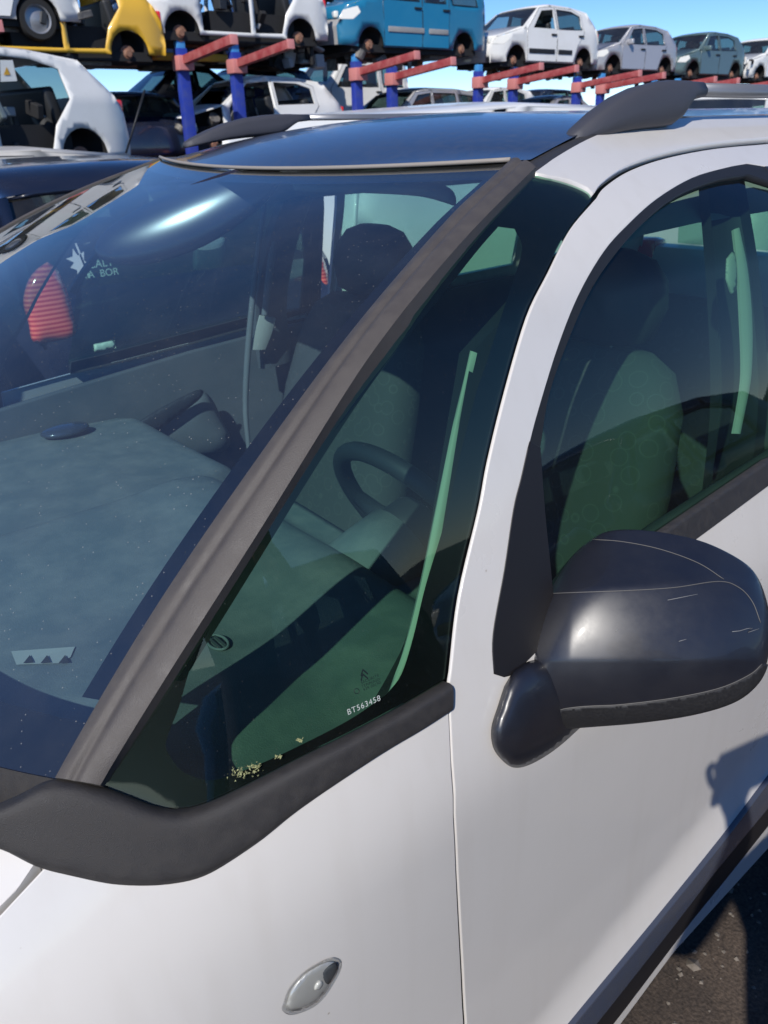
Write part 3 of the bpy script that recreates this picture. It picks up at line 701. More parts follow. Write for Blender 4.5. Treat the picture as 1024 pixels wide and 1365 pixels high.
mk('rear_window', [(-3.24, 0.62, 1.13), (-3.24, -0.62, 1.13), (-3.02, -0.52, 1.50), (-3.02, 0.52, 1.50)], [[0, 1, 2, 3]], SDGL, CAR)
boxm('roof_spoiler', (-3.05, 0, 1.545), (0.22, 0.98, 0.03), WHITE, CAR, 0.012)
for sd in (1, -1): boxm('tail_light', (-3.20, sd*0.73, 0.95), (0.10, 0.12, 0.40), REDL, CAR, 0.03)

# ------------------------------------------------------------------ wing mirror, inflated from its outline at its own distance
def inflate(name, outl, dfun, thick, mat, parent, res=6.0, power=0.5, halfback=0.8, smooth=3, extra=None, flat=1.0):
    """closed shell over an outline: front bulges towards the viewer, back bulges away"""
    pl = clean([Vector(p) for p in outl], 0.5)
    P, F, loops = tri2d(pl, (), res)
    R = max(segd(Vector(p), pl) for p in P)*flat
    V = []; bset = set(loops[0]); H = []
    for p in P:
        e = min(1, segd(Vector(p), pl)/R); H.append(math.sqrt(max(0, 1-(1-e)**2))**(2*power))
        V.append(at_depth(p.x, p.y, dfun(p.x, p.y)-thick*H[-1]+(extra(p.x, p.y)*H[-1] if extra else 0)))
    F2 = []; back = {}
    for i, p in enumerate(P):
        if i in bset: back[i] = i
        else:
            back[i] = len(V); V.append(at_depth(p.x, p.y, dfun(p.x, p.y)+thick*halfback*H[i]))
    for f in F: F2.append([back[k] for k in f][::-1])
    o = mk(name, V, F+F2, mat, parent)
    bm = bmesh.new(); bm.from_mesh(o.data); bmesh.ops.recalc_face_normals(bm, faces=bm.faces[:])
    bm.verts.ensure_lookup_table()
    vs = [v for v in bm.verts if v.index not in bset]
    for _ in range(smooth): bmesh.ops.smooth_vert(bm, verts=vs, factor=0.5, use_axis_x=True, use_axis_y=True, use_axis_z=True)
    bm.to_mesh(o.data); bm.free()
    return o
FULL = clean(crvc([(722, 980), (704, 962), (688, 940), (676, 910), (680, 880), (700, 836), (728, 786), (762, 742), (790, 718), (812, 708), (845, 706), (890, 711), (940, 723), (985, 745), (1008, 766), (1022, 800), (1028, 840), (1022, 885), (1006, 914), (975, 936), (920, 952), (850, 962), (790, 967), (745, 971)], 5), 1.0)
LOWER = crv([(724, 979), (730, 958), (742, 946), (765, 942), (790, 941), (830, 939), (900, 930), (960, 917), (1003, 897), (1023, 880)], 5) + crv([(1020, 888), (1005, 913), (974, 935), (920, 950), (850, 960), (790, 965), (745, 969), (727, 979)], 5)
FOOT = crv([(672, 915), (664, 940), (655, 970), (657, 995), (668, 1012), (684, 1023), (705, 1020), (735, 1003), (765, 978), (795, 945), (790, 905), (750, 880), (710, 880), (685, 893)], 6)
LOWM = pmat('mirror_base_plastic', (0.010, 0.010, 0.012), 0.6, noise=((0.05, 0.048, 0.045), 420, 0.35))
ETCHW = pmat('scratched', (0.2, 0.2, 0.2), 0.6)
MIR = empty('wing_mirror', (0, 0, 0)); MIR.parent = CAR
md = lambda u, v: lerp(0.985, 0.915, (u-680)/340)+0.00012*(900-v)+0.034*((u-820)/200)**2+0.012*((v-850)/90)**2
crease = lambda u: 790-18*((u-725)/240) + (0 if u < 960 else 0.35*(u-960))
def mex(u, v):
    c = crease(u)-v
    return 0.00048*0.5*(c+math.sqrt(c*c+8)) + 0.00012*max(0, u-760) + 0.0002*max(0, v-880)
SEAM = [p for p in resample(crv([(738, 966), (735, 957), (745, 947), (765, 943), (790, 941), (830, 939), (900, 930), (960, 917), (1000, 899), (1016, 885)], 6), 60)]
FULLD = densify(FULL, 4.0); RING = []
for i in range(len(FULLD)):
    t = (FULLD[(i+1) % len(FULLD)]-FULLD[i-1]).normalized(); n_ = Vector((-t.y, t.x))
    if not inside(FULLD[i]+n_*1.5, FULL): n_ = -n_
    for d_ in (0.8, 2.4, 5.0):
        q = FULLD[i]+n_*d_
        if inside(q, FULL) and segd(q, FULL) > d_*0.8 and min((q-w_).length for w_ in SEAM) > 2.0 and (not RING or min((q-w_).length for w_ in RING) > 0.7): RING.append(q)
MP, MF, Ml = tri2d(FULL, (), 4.0, [SEAM], RING); MB_ = set(Ml[0]); MH = []
for p in MP:
    e = min(1, segd(Vector(p), FULL)/70); MH.append((1-(1-e)**2.2)**0.5)
nb = [set() for _ in MP]
for f in MF:
    for i in range(3): nb[f[i]] |= {f[i-1], f[(i+1) % 3]}
inn_w = [sst((segd(Vector(p), FULL)-10)/25) for p in MP]
for _ in range(24):
    MH = [h if i in MB_ else h+0.6*inn_w[i]*(sum(MH[k] for k in nb[i])/len(nb[i])-h) for i, h in enumerate(MH)]
MDp = [md(p.x, p.y)-0.050*h+mex(p.x, p.y)*h for p, h in zip(MP, MH)]
V = [at_depth(p.x, p.y, d) for p, d in zip(MP, MDp)]; bk = {}
for i, p in enumerate(MP):
    if i in MB_: bk[i] = i
    else: bk[i] = len(V); V.append(at_depth(p.x, p.y, md(p.x, p.y)+0.055*MH[i]))
LOWP = [Vector(q) for q in SEAM]+[Vector(q) for q in ((1040, 880), (1040, 1000), (700, 1000), (722, 978))]
isl = [inside(sum((Vector(MP[k]) for k in f), Vector((0, 0)))/3, LOWP) for f in MF]
mk_ = mk('mirror_cap', V, [f for f, q in zip(MF, isl) if not q]+[[bk[k] for k in f][::-1] for f in MF], GLOSSB, MIR)
bm = bmesh.new(); bm.from_mesh(mk_.data); bmesh.ops.recalc_face_normals(bm, faces=bm.faces[:]); bm.to_mesh(mk_.data); bm.free()
lowf = [f for f, q in zip(MF, isl) if q]; used = sorted({k for f in lowf for k in f}); rm = {k: i for i, k in enumerate(used)}
o = mk('mirror_base', [V[k] for k in used], [[rm[k] for k in f] for f in lowf], LOWM, MIR)
m = o.modifiers.new('t', 'SOLIDIFY'); m.thickness = 0.004; m.offset = 0
def mfront(u, v):
    c = sorted((((p.x-u)**2+(p.y-v)**2), i) for i, p in enumerate(MP))[:4]
    w_ = [1/(q+0.5) for q, _ in c]; return sum(a*MDp[i] for a, (_, i) in zip(w_, c))/sum(w_)
WORN = pmat('worn_edge', (0.11, 0.105, 0.10), 0.6)
tube('worn_edge', [at_depth(p.x, p.y, mfront(p.x, p.y)-0.0002) for p in crv([(718, 792), (760, 790), (840, 787), (900, 783), (958, 775), (985, 783), (1003, 802), (1014, 830)], 8)], 0.00055, WORN, MIR, 5)
tube('worn_edge', [at_depth(p.x, p.y, mfront(p.x, p.y)-0.001) for p in SEAM], 0.0006, WORN, MIR, 5)
tube('worn_edge', [at_depth(p.x, p.y, mfront(p.x, p.y)-0.0003) for p in crv([(790, 719), (830, 722), (880, 732), (930, 750), (965, 772)], 8)], 0.0005, WORN, MIR, 5)
for sc_ in ([(976, 842), (986, 841), (996, 838), (1003, 837), (997, 843), (1012, 838)], [(905, 855), (915, 852)], [(820, 842), (824, 838)], [(890, 800), (930, 792)]):
    tube('scratch', [at_depth(p[0], p[1], mfront(*p)-0.0003) for p in sc_], 0.0004, ETCHW, MIR, 4)
inflate('mirror_foot', FOOT, lambda u, v: depth(hit(u, v))-0.004, 0.032, GLOSSB, MIR, 5.0, 0.5, smooth=3, halfback=0.2)

# ------------------------------------------------------------------ inside the near car
def dashz(x, y):
    z = 0.970-0.05*max(0, -x-0.55)
    z += 0.012*math.exp(-((y-0.0)/0.22)**2)
    z -= 0.03*sst((-0.055-y)/0.06+0.25*sst((x+0.25)/0.2))          # the lower passenger side behind the hood edge
    z -= 0.05*sst((-0.64-x-0.10*sst((-0.1-y)/0.1))/0.10)**2
    z += 0.012*math.exp(-((x+0.60)/0.07)**2-((y+0.02)/0.13)**2)       # centre binnacle
    z += 0.02*math.exp(-((x+0.62)/0.09)**2-((y-0.38)/0.16)**2)
    z -= 0.015*sst((abs(y)-0.66)/0.06)
    z += 0.045*sst((x+0.50)/0.30)*sst((y-0.25)/0.3)
    z -= 0.02*sst((x+0.10)/0.10)
    return z
V = []; F = []; nx, ny = 60, 90
for i in range(nx+1):
    for j in range(ny+1):
        y = lerp(0.73, -0.73, j/ny); xf = 0.02-0.14*(y/0.665)**2
        x = lerp(xf, -0.80, i/nx); V.append(Vector((x, y, dashz(x, y))))
for i in range(nx):
    for j in range(ny): a = i*(ny+1)+j; F.append([a, a+1, a+ny+2, a+ny+1])
n0 = len(V)
for j in range(ny+1): V.append(Vector((-0.72, lerp(0.66, -0.66, j/ny), 0.60)))
for j in range(ny): a = nx*(ny+1)+j; F.append([a, a+1, n0+j+1, n0+j])
DSH = mk('dashboard', V, F, DASH, CAR)
DSH.data.flip_normals()
# demister slot with three fins, side vents
def dz(u, v, o=0.0, guess=0.96):
    p = at_z(u, v, guess)
    for _ in range(30): p = p.lerp(at_z(u, v, dashz(p.x, p.y)+o), 0.5)
    return p
slot = [dz(u, v, 0.002) for u, v in ((15, 868), (100, 862), (94, 876), (78, 884), (22, 886))]
mk('demister_vent', slot, [[0, 1, 2, 3, 4]], CREAM, DSH, False)
for u in (38, 61, 85): mk('vent_fin', [dz(u-7, 884, 0.004), dz(u+7, 883, 0.004), dz(u+2, 873, 0.004)], [[0, 1, 2]], DARK, DSH, False)
c = dz(290, 856, 0.004)
tube('side_vent', [c+Vector((0.012*math.cos(a), 0.020*math.sin(a), 0)) for a in [2*math.pi*k/20 for k in range(20)]], 0.002, DASH, DSH, 6, True)
for o_ in (-0.004, 0.004): boxm('vent_fin', c+Vector((o_, 0, 0)), (0.002, 0.030, 0.003), DASHS, DSH)
c = at_y(86, 570, -0.62)+Vector((0, 0, -0.006))
bm = bmesh.new(); bmesh.ops.create_uvsphere(bm, u_segments=20, v_segments=12, radius=1)
for v in bm.verts: v.co = Vector((v.co.x*0.06, v.co.y*0.04, v.co.z*0.014))+c
me = bpy.data.meshes.new('side_vent'); bm.to_mesh(me); bm.free(); me.materials.append(STRIP); me.polygons.foreach_set('use_smooth', [True]*len(me.polygons))
o = bpy.data.objects.new('side_vent', me); COL.objects.link(o); o.parent = DSH
def on_dash(poly, o):
    return [dz(p.x, p.y, o) for p in poly]
ins = clean(crv([(-60, 590), (0, 612), (60, 632), (125, 655), (191, 672), (150, 686), (114, 690), (97, 670), (50, 641), (0, 627), (-60, 610)], 4), 0.8)
P_, F_, l_ = tri2d(ins, (), 8.0)
# steering column shroud, wheel
SW = empty('steering_wheel'); SW.parent = CAR
sc = Vector((-0.86, 0.37, 0.955)); ax = Vector((-0.86, 0, 0.50)).normalized(); sx = Vector((0, 1, 0)); sy = ax.cross(sx).normalized()
if sy.z < 0: sy = -sy
rimc = [sc+sx*0.185*math.cos(a)+sy*0.185*math.sin(a) for a in [2*math.pi*k/48 for k in range(48)]]
tube('rim', rimc, 0.0165, DASHD, SW, 14, True)
for a in (0, math.pi, -math.pi/2):
    d = sx*math.cos(a)+sy*math.sin(a)
    tube('spoke', [sc+d*0.05-ax*0.015, sc+d*0.11-ax*0.012, sc+d*0.178], lambda t: 0.022-0.008*t, DASHD, SW, 10)
tube('hub', [sc-ax*0.06, sc-ax*0.02, sc+ax*0.012, sc+ax*0.02], lambda t: 0.075-0.02*t, DASHD, SW, 24)
tube('column_shroud', [sc-ax*0.22+Vector((0, 0, 0.03)), sc-ax*0.12+Vector((0, 0, 0.02)), sc-ax*0.05+Vector((0, 0, 0.01))], lambda t: 0.085-0.012*t, DASH, SW, 24)
tube('stalk', [sc-ax*0.05, sc-ax*0.045+sx*0.10, sc-ax*0.04+sx*0.17], 0.008, DASHD, SW, 8)
# driver-side hood in front of the wheel, with its dark slot
hd = [at_depth(u, v, d) for u, v, d in ((372, 690, 1.13), (400, 655, 1.2), (440, 640, 1.22), (500, 690, 1.2), (545, 745, 1.16), (484, 722, 1.12), (430, 705, 1.12))]
# seats
def seat(y0, x0=-1.20):
    S = empty('seat'); S.parent = CAR; S.location = (0, 0, 0)
    def sec(w_, d_, k=20, pw=0.55):
        return [(w_*abs(math.cos(a))**pw*(1 if math.cos(a) > 0 else -1), d_*abs(math.sin(a))**pw*(1 if math.sin(a) > 0 else -1)) for a in [2*math.pi*q/k for q in range(k)]]
    fr = []
    for z, xo, w_, d_ in ((0.50, 0.0, 0.23, 0.06), (0.56, -0.01, 0.25, 0.085), (0.75, -0.05, 0.25, 0.085), (0.95, -0.10, 0.245, 0.08), (1.10, -0.145, 0.225, 0.07), (1.17, -0.165, 0.19, 0.055), (1.20, -0.175, 0.14, 0.03)):
        fr.append([Vector((x0+xo+b, y0+a, z)) for a, b in sec(w_, d_)])
    solid('backrest', fr, None, 0, FAB, S)
    fr = []
    for x, z, w_, d_ in ((x0+0.55, 0.50, 0.20, 0.03), (x0+0.52, 0.50, 0.24, 0.07), (x0+0.30, 0.48, 0.25, 0.085), (x0+0.05, 0.46, 0.25, 0.085), (x0, 0.46, 0.22, 0.05)):
        fr.append([Vector((x, y0+a, z+b)) for a, b in sec(w_, d_)])
    solid('cushion', fr, None, 0, FAB, S)
    fr = []
    for z, w_, d_ in ((1.205, 0.08, 0.03), (1.22, 0.12, 0.05), (1.28, 0.14, 0.06), (1.33, 0.13, 0.055), (1.365, 0.10, 0.04), (1.38, 0.05, 0.02)):
        fr.append([Vector((x0-0.195-0.1*(z-1.23)+b, y0+a, z)) for a, b in sec(w_, d_, pw=0.75)])
    solid('headrest', fr, None, 0, DASHD, S)
    for q in (-0.05, 0.05): tube('headrest_post', [(x0-0.17, y0+q, 1.17), (x0-0.195, y0+q, 1.25)], 0.006, CHROME, S, 8)
    return S
seat(0.36, -1.16); seat(-0.36, -1.16)
RB = empty('rear_bench'); RB.parent = CAR
boxm('backrest', (-2.30, 0, 0.80), (0.14, 1.25, 0.62), FAB, RB, 0.05, Matrix.Rotation(math.radians(-14), 3, 'Y'), 4)
boxm('cushion', (-2.02, 0, 0.50), (0.50, 1.25, 0.16), FAB, RB, 0.06, None, 4)
# rear-view mirror behind the glass, sun visors
def in_glass(u, v, back): return at_depth(u, v, back)
RV = empty('rear_view_mirror'); RV.parent = CAR
def ws_depth(u, v):
    best = (9e9, 0)
    for i in range(41):
        for j in range(61):
            p = WS(i/40, j/60); q = px(p); d = (q[0]-u)**2+(q[1]-v)**2
            if d < best[0]: best = (d, depth(p))
    return best[1]
zc_ = ws_depth(250, 282)+0.17; HV = (SUN+(CAM-at_depth(250, 282, zc_)).normalized()).normalized()
def on_plane(u, v):
    r_ = ray(u, v); return CAM+r_*((at_depth(250, 282, zc_)-CAM).dot(HV)/r_.dot(HV))
a_, b_ = on_plane(128, 338), on_plane(376, 226)
L = (b_-a_).length; e1 = (b_-a_)/L; e3 = HV; e2 = e3.cross(e1).normalized()
bm = bmesh.new(); bmesh.ops.create_uvsphere(bm, u_segments=40, v_segments=24, radius=1)
for v in bm.verts:
    q = v.co.copy(); wv = 0.055*(1-0.1*q.x)
    v.co = (a_+b_)/2+e1*(q.x*L/2)+e2*(q.y*wv-0.012*(1-q.x*q.x))+e3*(q.z*0.02)
me = bpy.data.meshes.new('mirror_shell'); bm.to_mesh(me); bm.free(); me.polygons.foreach_set('use_smooth', [True]*len(me.polygons))
RVM = pmat('mirror_shell_plastic', (0.02, 0.016, 0.024), 0.24, coat=0.0, spec=0.9); me.materials.append(RVM)
o = bpy.data.objects.new('mirror_shell', me); COL.objects.link(o); o.parent = RV
vis = crv([(388, 240), (440, 238), (520, 239), (575, 243), (600, 251), (608, 264), (606, 274), (592, 270), (560, 262), (500, 258), (420, 256), (392, 254)], 4)
inflate('sun_visor', vis, lambda u, v: 1.32, 0.02, HEADL, CAR, 4.0, 0.5, smooth=1)
# armrest on the far door
pad = crv([(150, 592), (200, 560), (240, 536), (268, 522), (284, 534), (296, 560), (307, 582), (298, 602), (250, 614), (205, 614), (165, 606)], 5)
inflate('armrest', pad, lambda u, v: depth(at_y(u, v, -0.69)), 0.035, ARMT, CAR, 6.0, 0.5, smooth=1)
inflate('armrest', crv([(158, 584), (200, 552), (262, 520), (268, 530), (230, 560), (180, 596)], 5), lambda u, v: depth(at_y(u, v, -0.66))-0.025, 0.006, DASHD, CAR, 5.0, 0.5, smooth=0)
inflate('door_handle', crv([(218, 596), (232, 588), (240, 594), (238, 602), (222, 604)], 4), lambda u, v: depth(at_y(u, v, -0.66))-0.02, 0.01, DARK, CAR, 3.0, 0.5, smooth=0)
# belt on the far pillar, pale lower trim
ribbon('seat_belt', [at_y(347, 420, -0.62), at_y(340, 445, -0.62), at_y(332, 466, -0.62)], [at_y(368, 424, -0.62), at_y(362, 446, -0.62), at_y(354, 466, -0.62)], CREAM, CAR, n=8, m=4, bulge=0.004, back=0.004)
ribbon('pillar_edge', [at_y(p.x, p.y, -0.615) for p in crv([(352, 262), (340, 350), (329, 455), (325, 540), (330, 598)])], [at_y(p.x, p.y, -0.615) for p in crv([(358, 262), (346, 350), (336, 455), (331, 540), (335, 600)])], ARMT, CAR, n=20, m=3, bulge=0.004, back=0.006)
ribbon('pillar_edge', [at_y(p.x, p.y, -0.60) for p in crv([(372, 268), (358, 350), (350, 420)])], [at_y(p.x, p.y, -0.60) for p in crv([(378, 268), (366, 350), (357, 420)])], ARMT, CAR, n=20, m=3, bulge=0.004, back=0.006)
# pale belt and trim on the near pillar seen through the door glass
nb = [(978, 306), (984, 360), (988, 428), (990, 498), (984, 545), (978, 578)]; nb2 = [(986, 304), (997, 360), (1003, 428), (1002, 498), (994, 545), (987, 579)]
gi = lambda p: at_depth(p.x, p.y, depth(hit(p.x, p.y))+0.04)
ribbon('seat_belt', [gi(p) for p in crv(nb)], [gi(p) for p in crv(nb2)], CREAM, CAR, n=24, m=3, bulge=0.003, back=0.004)
inflate('belt_buckle', crv([(968, 345), (978, 335), (984, 352), (982, 385), (974, 392), (967, 372)], 4), lambda u, v: depth(hit(u, v))+0.045, 0.008, CREAM, CAR, 4.0)

# ------------------------------------------------------------------ other cars: one builder, local nose at +x, wheels on z = 0
def prof_point_inset(poly, d):
    c = sum(poly, Vector((0, 0)))/len(poly); return [p+(c-p).normalized()*d for p in poly]
def other_car(name, label, group, loc, rz, paint, kind='hatch', L=4.0, W=1.68, Hh=1.48, hubs='hub', doors=True, glass_on=True, bonnet=True, lights=True, front=True,
              bumper=None, open_doors=(), missing_windows=(), strip=None, mirror_mat=None, handles=True, wheels=True, tail_dark=False, tails=True, wins_n=9, dr2=None, solid_back=False, res=0.12):
    R = empty(name, loc, rz); tag(R, label, 'van' if kind == 'van' else 'car', group)
    k = Hh/1.48; l = L/4.0
    X = lambda u: -u*l
    if kind == 'van':
        top = [(0.02, .30, 'b'), (-0.0, .52, 'b'), (0.06, .62, 'p'), (0.16, .80, 'p'), (0.95, 1.02, 'g'), (1.50, 1.45, 'p'), (1.75, 1.50, 'p'), (2.6, 1.52, 'p'), (3.85, 1.47, 'G'), (3.95, 0.98, 'p'), (4.0, .52, 'b'), (3.98, .30, 'u')]
        belt = 0.92
        wins = [[(1.24, .94), (1.62, 1.34), (1.98, 1.36), (1.98, .94)], [(2.12, .94), (2.12, 1.37), (2.72, 1.37), (2.72, .94)], [(2.92, .94), (2.92, 1.36), (3.55, 1.34), (3.66, .94)]]
        dr = [[(1.05, .30), (1.02, .90), (1.56, 1.42), (2.04, 1.43), (2.06, .30)], [(2.08, .30), (2.06, 1.43), (2.80, 1.43), (2.82, .30)]]
    elif kind == 'sedan':
        top = [(0.02, .25, 'b'), (0, .45, 'b'), (0.03, .58, 'p'), (0.12, .72, 'p'), (1.05, .92, 'g'), (1.72, 1.38, 'p'), (2.2, 1.46, 'p'), (2.75, 1.42, 'G'), (3.35, 1.02, 'p'), (3.85, .95, 'p'), (3.95, .80, 'p'), (4.0, .45, 'b'), (3.98, .28, 'u')]
        belt = 0.92
        wins = [[(1.42, .94), (1.85, 1.34), (2.25, 1.37), (2.25, .94)], [(2.34, .94), (2.34, 1.37), (2.70, 1.33), (3.0, 1.08), (2.98, .94)]]
        dr = [[(1.2, .30), (1.16, .90), (1.78, 1.40), (2.29, 1.42), (2.30, .30)], [(2.32, .30), (2.31, 1.42), (2.75, 1.39), (3.06, 1.05), (2.9, .70), (2.78, .30)]]
    elif kind == 'estate':
        top = [(0.02, .25, 'b'), (0, .45, 'b'), (0.03, .60, 'p'), (0.14, .74, 'p'), (1.0, .95, 'g'), (1.66, 1.40, 'p'), (2.1, 1.48, 'p'), (3.0, 1.46, 'p'), (3.70, 1.38, 'G'), (3.92, .98, 'p'), (4.0, .80, 'p'), (4.0, .45, 'b'), (3.98, .28, 'u')]
        belt = 0.94
        wins = [[(1.32, .96), (1.72, 1.34), (2.10, 1.39), (2.10, .96)], [(2.18, .96), (2.18, 1.39), (2.85, 1.38), (2.92, .96)], [(3.02, .98), (2.97, 1.36), (3.48, 1.31), (3.66, 1.02)]]
        dr = [[(1.12, .30), (1.08, .92), (1.66, 1.41), (2.14, 1.44), (2.15, .30)], [(2.17, .30), (2.155, 1.44), (2.92, 1.43), (2.98, .90), (2.72, .60), (2.62, .30)]]
    else:
        top = [(0.02, .25, 'b'), (0, .45, 'b'), (0.03, .60, 'p'), (0.14, .76, 'p'), (0.98, .97, 'g'), (1.62, 1.40, 'p'), (2.05, 1.48, 'p'), (2.8, 1.46, 'p'), (3.45, 1.37, 'G'), (3.83, .98, 'p'), (3.95, .78, 'p'), (4.0, .45, 'b'), (3.98, .28, 'u')]
        belt = 0.95
        wins = [[(1.28, .97), (1.68, 1.35), (2.12, 1.39), (2.12, .97)], [(2.24, .97), (2.24, 1.39), (2.80, 1.37), (3.12, 1.28), (3.16, .99)]]
        dr = [[(1.10, .30), (1.06, .93), (1.62, 1.41), (2.17, 1.44), (2.18, .30)], [(2.20, .30), (2.185, 1.44), (2.85, 1.42), (3.20, 1.31), (3.24, .95), (2.98, .62), (2.85, .30)]]
    wins = wins[:wins_n]
    if dr2: dr[1] = dr2
    zk = lambda z: z*k if z > 0.35 else z
    sc2 = lambda P: [Vector((X(a), zk(b))) for a, b in P]
    TOP = [(X(a), zk(b), t) for a, b, t in top]
    BZ = belt*k
    def hw(x, z):
        u = -x; tp = max(0, z-BZ)*(0.10 if kind == 'van' else 0.30) + 0.03*max(0, BZ-z-0.35)**2*3 + 0.02*max(0, z-BZ+0.25)
        nose = 0.20*max(0, 1-u/0.55)**2 + 0.10*max(0, 1-(L-u)/0.40)**2
        return W/2-tp-nose
    wz = 0.29; wf, wr_ = X(0.72), X(3.28)
    ar = 0.345
    def arch(cx): return [Vector((cx+ar*math.cos(a), wz+ar*math.sin(a))) for a in [math.radians(-5+190*q/12) for q in range(13)]]
    outl = [Vector((x, z)) for x, z, t in TOP]
    if not bonnet:                      # front end stripped back to the bulkhead
        cut = X(0.95); outl = [Vector((cut, 0.30)), Vector((cut, zk(0.95)))]+[p for p in outl if p.x < cut-0.02]
    low = 0.27
    poly = outl+[Vector((wr_-ar, low))]+[q for q in arch(wr_)][::-1]+[Vector((wr_+ar, low))]
    if bonnet: poly += [Vector((wf-ar, low))]+arch(wf)[::-1]+[Vector((wf+ar, low))]
    W2 = [sc2(q) for q in wins]; D2 = [sc2(q) for q in dr]
    V = []; F = []; fm = []
    for sd in (1, -1):
        holes = []
        for i, q in enumerate(W2):
            if not (i < len(D2) and i in open_doors): holes.append(q)
        for i in open_doors: holes.append(prof_point_inset(D2[i], 0.05))
        P, T, _ = tri2d(poly, holes, res)
        b = len(V); V += [Vector((p.x, sd*hw(p.x, p.y), p.y)) for p in P]
        F += [[b+a for a in (f if sd < 0 else f[::-1])] for f in T]
    gq = {}
    def strip_quads(x0, z0, x1, z1, n=8, lift=0.0, name_=None, mat=None, parent=None, ins=0.0):
        VV = []; FF = []
        for (x, z) in ((x0, z0), (x1, z1)):
            w_ = hw(x, z)*(1-ins)
            for j in range(n+1):
                t = 2*j/n-1; bx = 0.10*(1-t*t)*max(0, 1-(-x)/1.2) - 0.05*(1-t*t)*max(0, 1-(L+x)/0.8); bz = 0.025*(1-t*t)*(1 if z > 0.9*k else 0.5)
                VV.append(Vector((x+bx, -t*w_, z+bz+lift)))
        for j in range(n): FF.append([j, j+1, n+2+j, n+1+j])
        return VV, FF
    for i in range(len(TOP)-1):
        x0, z0, t = TOP[i]; x1, z1, _ = TOP[i+1]
        if not bonnet and x1 > X(0.96): continue
        if t == 'b' and not front and x0 > -1: continue
        if t in 'gG' and not (t == 'G' and solid_back):
            if glass_on: 
                VV, FF = strip_quads(x0, z0, x1, z1, ins=0.07)
                mk('windscreen' if t == 'g' else 'rear_window', VV, FF, BGGL, R)
            for e in (1, -1):
                b = len(V); V += [Vector((x0, e*hw(x0, z0), z0)), Vector((x0, e*hw(x0, z0)*0.92, z0)), Vector((x1, e*hw(x1, z1), z1)), Vector((x1, e*hw(x1, z1)*0.92, z1))]
                F.append([b, b+1, b+3, b+2])
            continue
        if t == 'b' and bumper:
            VV, FF = strip_quads(x0, z0, x1, z1); mk('bumper', VV, FF, bumper, R); continue
        VV, FF = strip_quads(x0, z0, x1, z1); b = len(V); V += VV; F += [[b+q for q in f] for f in FF]
    body = mk('body', V, F, paint, R); 
    bm = bmesh.new(); bm.from_mesh(body.data); bmesh.ops.remove_doubles(bm, verts=bm.verts, dist=0.004); bm.to_mesh(body.data); bm.free()
    autosmooth(body, 28); m = body.modifiers.new('t', 'SOLIDIFY'); m.thickness = 0.025; m.offset = -1
    # dark underside, tub and seats
    boxm('underbody', (X(2.0), 0, 0.25), (L*0.86, W*0.86, 0.14), DARK, R)
    tube('axle', [(wr_, -W*0.40, wz), (wr_, W*0.40, wz)], 0.035, JUNK, R, 6)
    tube('exhaust', [(X(0.9), 0.1, 0.17), (X(1.8), 0.2, 0.15), (X(2.6), -0.1, 0.16), (X(3.9), -0.35, 0.20)], 0.035, RUST, R, 6)
    boxm('fuel_tank', (X(2.75), 0.15, 0.17), (0.55, 0.9, 0.12), JUNK, R, 0.03)
    boxm('cabin_tub', (X(2.3), 0, 0.50), (L*0.46, W*0.80, 0.36), DARK, R)
    if bonnet is False:
        boxm('bulkhead', (X(1.0), 0, 0.62), (0.04, W*0.84, 0.60), DARK, R)
    for (u, y) in ((2.25, 0.36), (2.25, -0.36)):
        boxm('seat', (X(u), y, 0.88*k), (0.16, 0.46, 0.56), DASHD, R, 0.06, Matrix.Rotation(math.radians(14), 3, 'Y'), 3)
        boxm('headrest', (X(u+0.10), y, 1.24*k), (0.09, 0.26, 0.16), DASHD, R, 0.04, None, 3)
    boxm('seat', (X(3.15), 0, 0.85*k), (0.16, 1.2, 0.5), DASHD, R, 0.05, Matrix.Rotation(math.radians(14), 3, 'Y'), 3)
    # doors and side windows
    for sd in (1, -1):
        pos = lambda p, sd=sd: Vector((p[0], sd*hw(p[0], p[1]), p[1]))
        nr = lambda p, sd=sd: Vector((0, sd, 0.15)).normalized()
        for i, q in enumerate(W2):
            if i in open_doors or i in missing_windows: continue
            if glass_on: patch('side_window', q, pos, nr, BGGL, R, res=0.3, off=-0.008)
            tube('window_frame', [pos(p)+nr(p)*0.004 for p in densify(q, 0.3)], 0.012, SEAL, R, 5, True)
        if doors and sd > 0:
            for i, q in enumerate(D2):
                if i in open_doors: continue
                dd = patch('door', q, pos, nr, paint, R, holes=[W2[i]] if i < len(W2) else [], res=res, off=0.008, lip=0.02, rnd=0.004)
                loop = [pos(p)+nr(p)*0.006 for p in densify(q, 0.2)]
                tube('door_gap', loop, 0.006, SEAL, dd, 4, True)
                if handles:
                    hx = max(p.x for p in q)*0.12+min(p.x for p in q)*0.88; boxm('handle', pos((hx, BZ-0.10))+Vector((0, sd*0.02, 0)), (0.20, 0.03, 0.04), SEAL, dd, 0.008)
    if strip:
        z0 = 0.50*k
        for a, b in ((1.14, 2.10), (2.24, 2.78)): boxm('rub_strip', ((X(a)+X(b))/2, hw(X(1.9), z0)+0.012, z0), (abs(X(a)-X(b)), 0.025, 0.10), strip, R, 0.008)
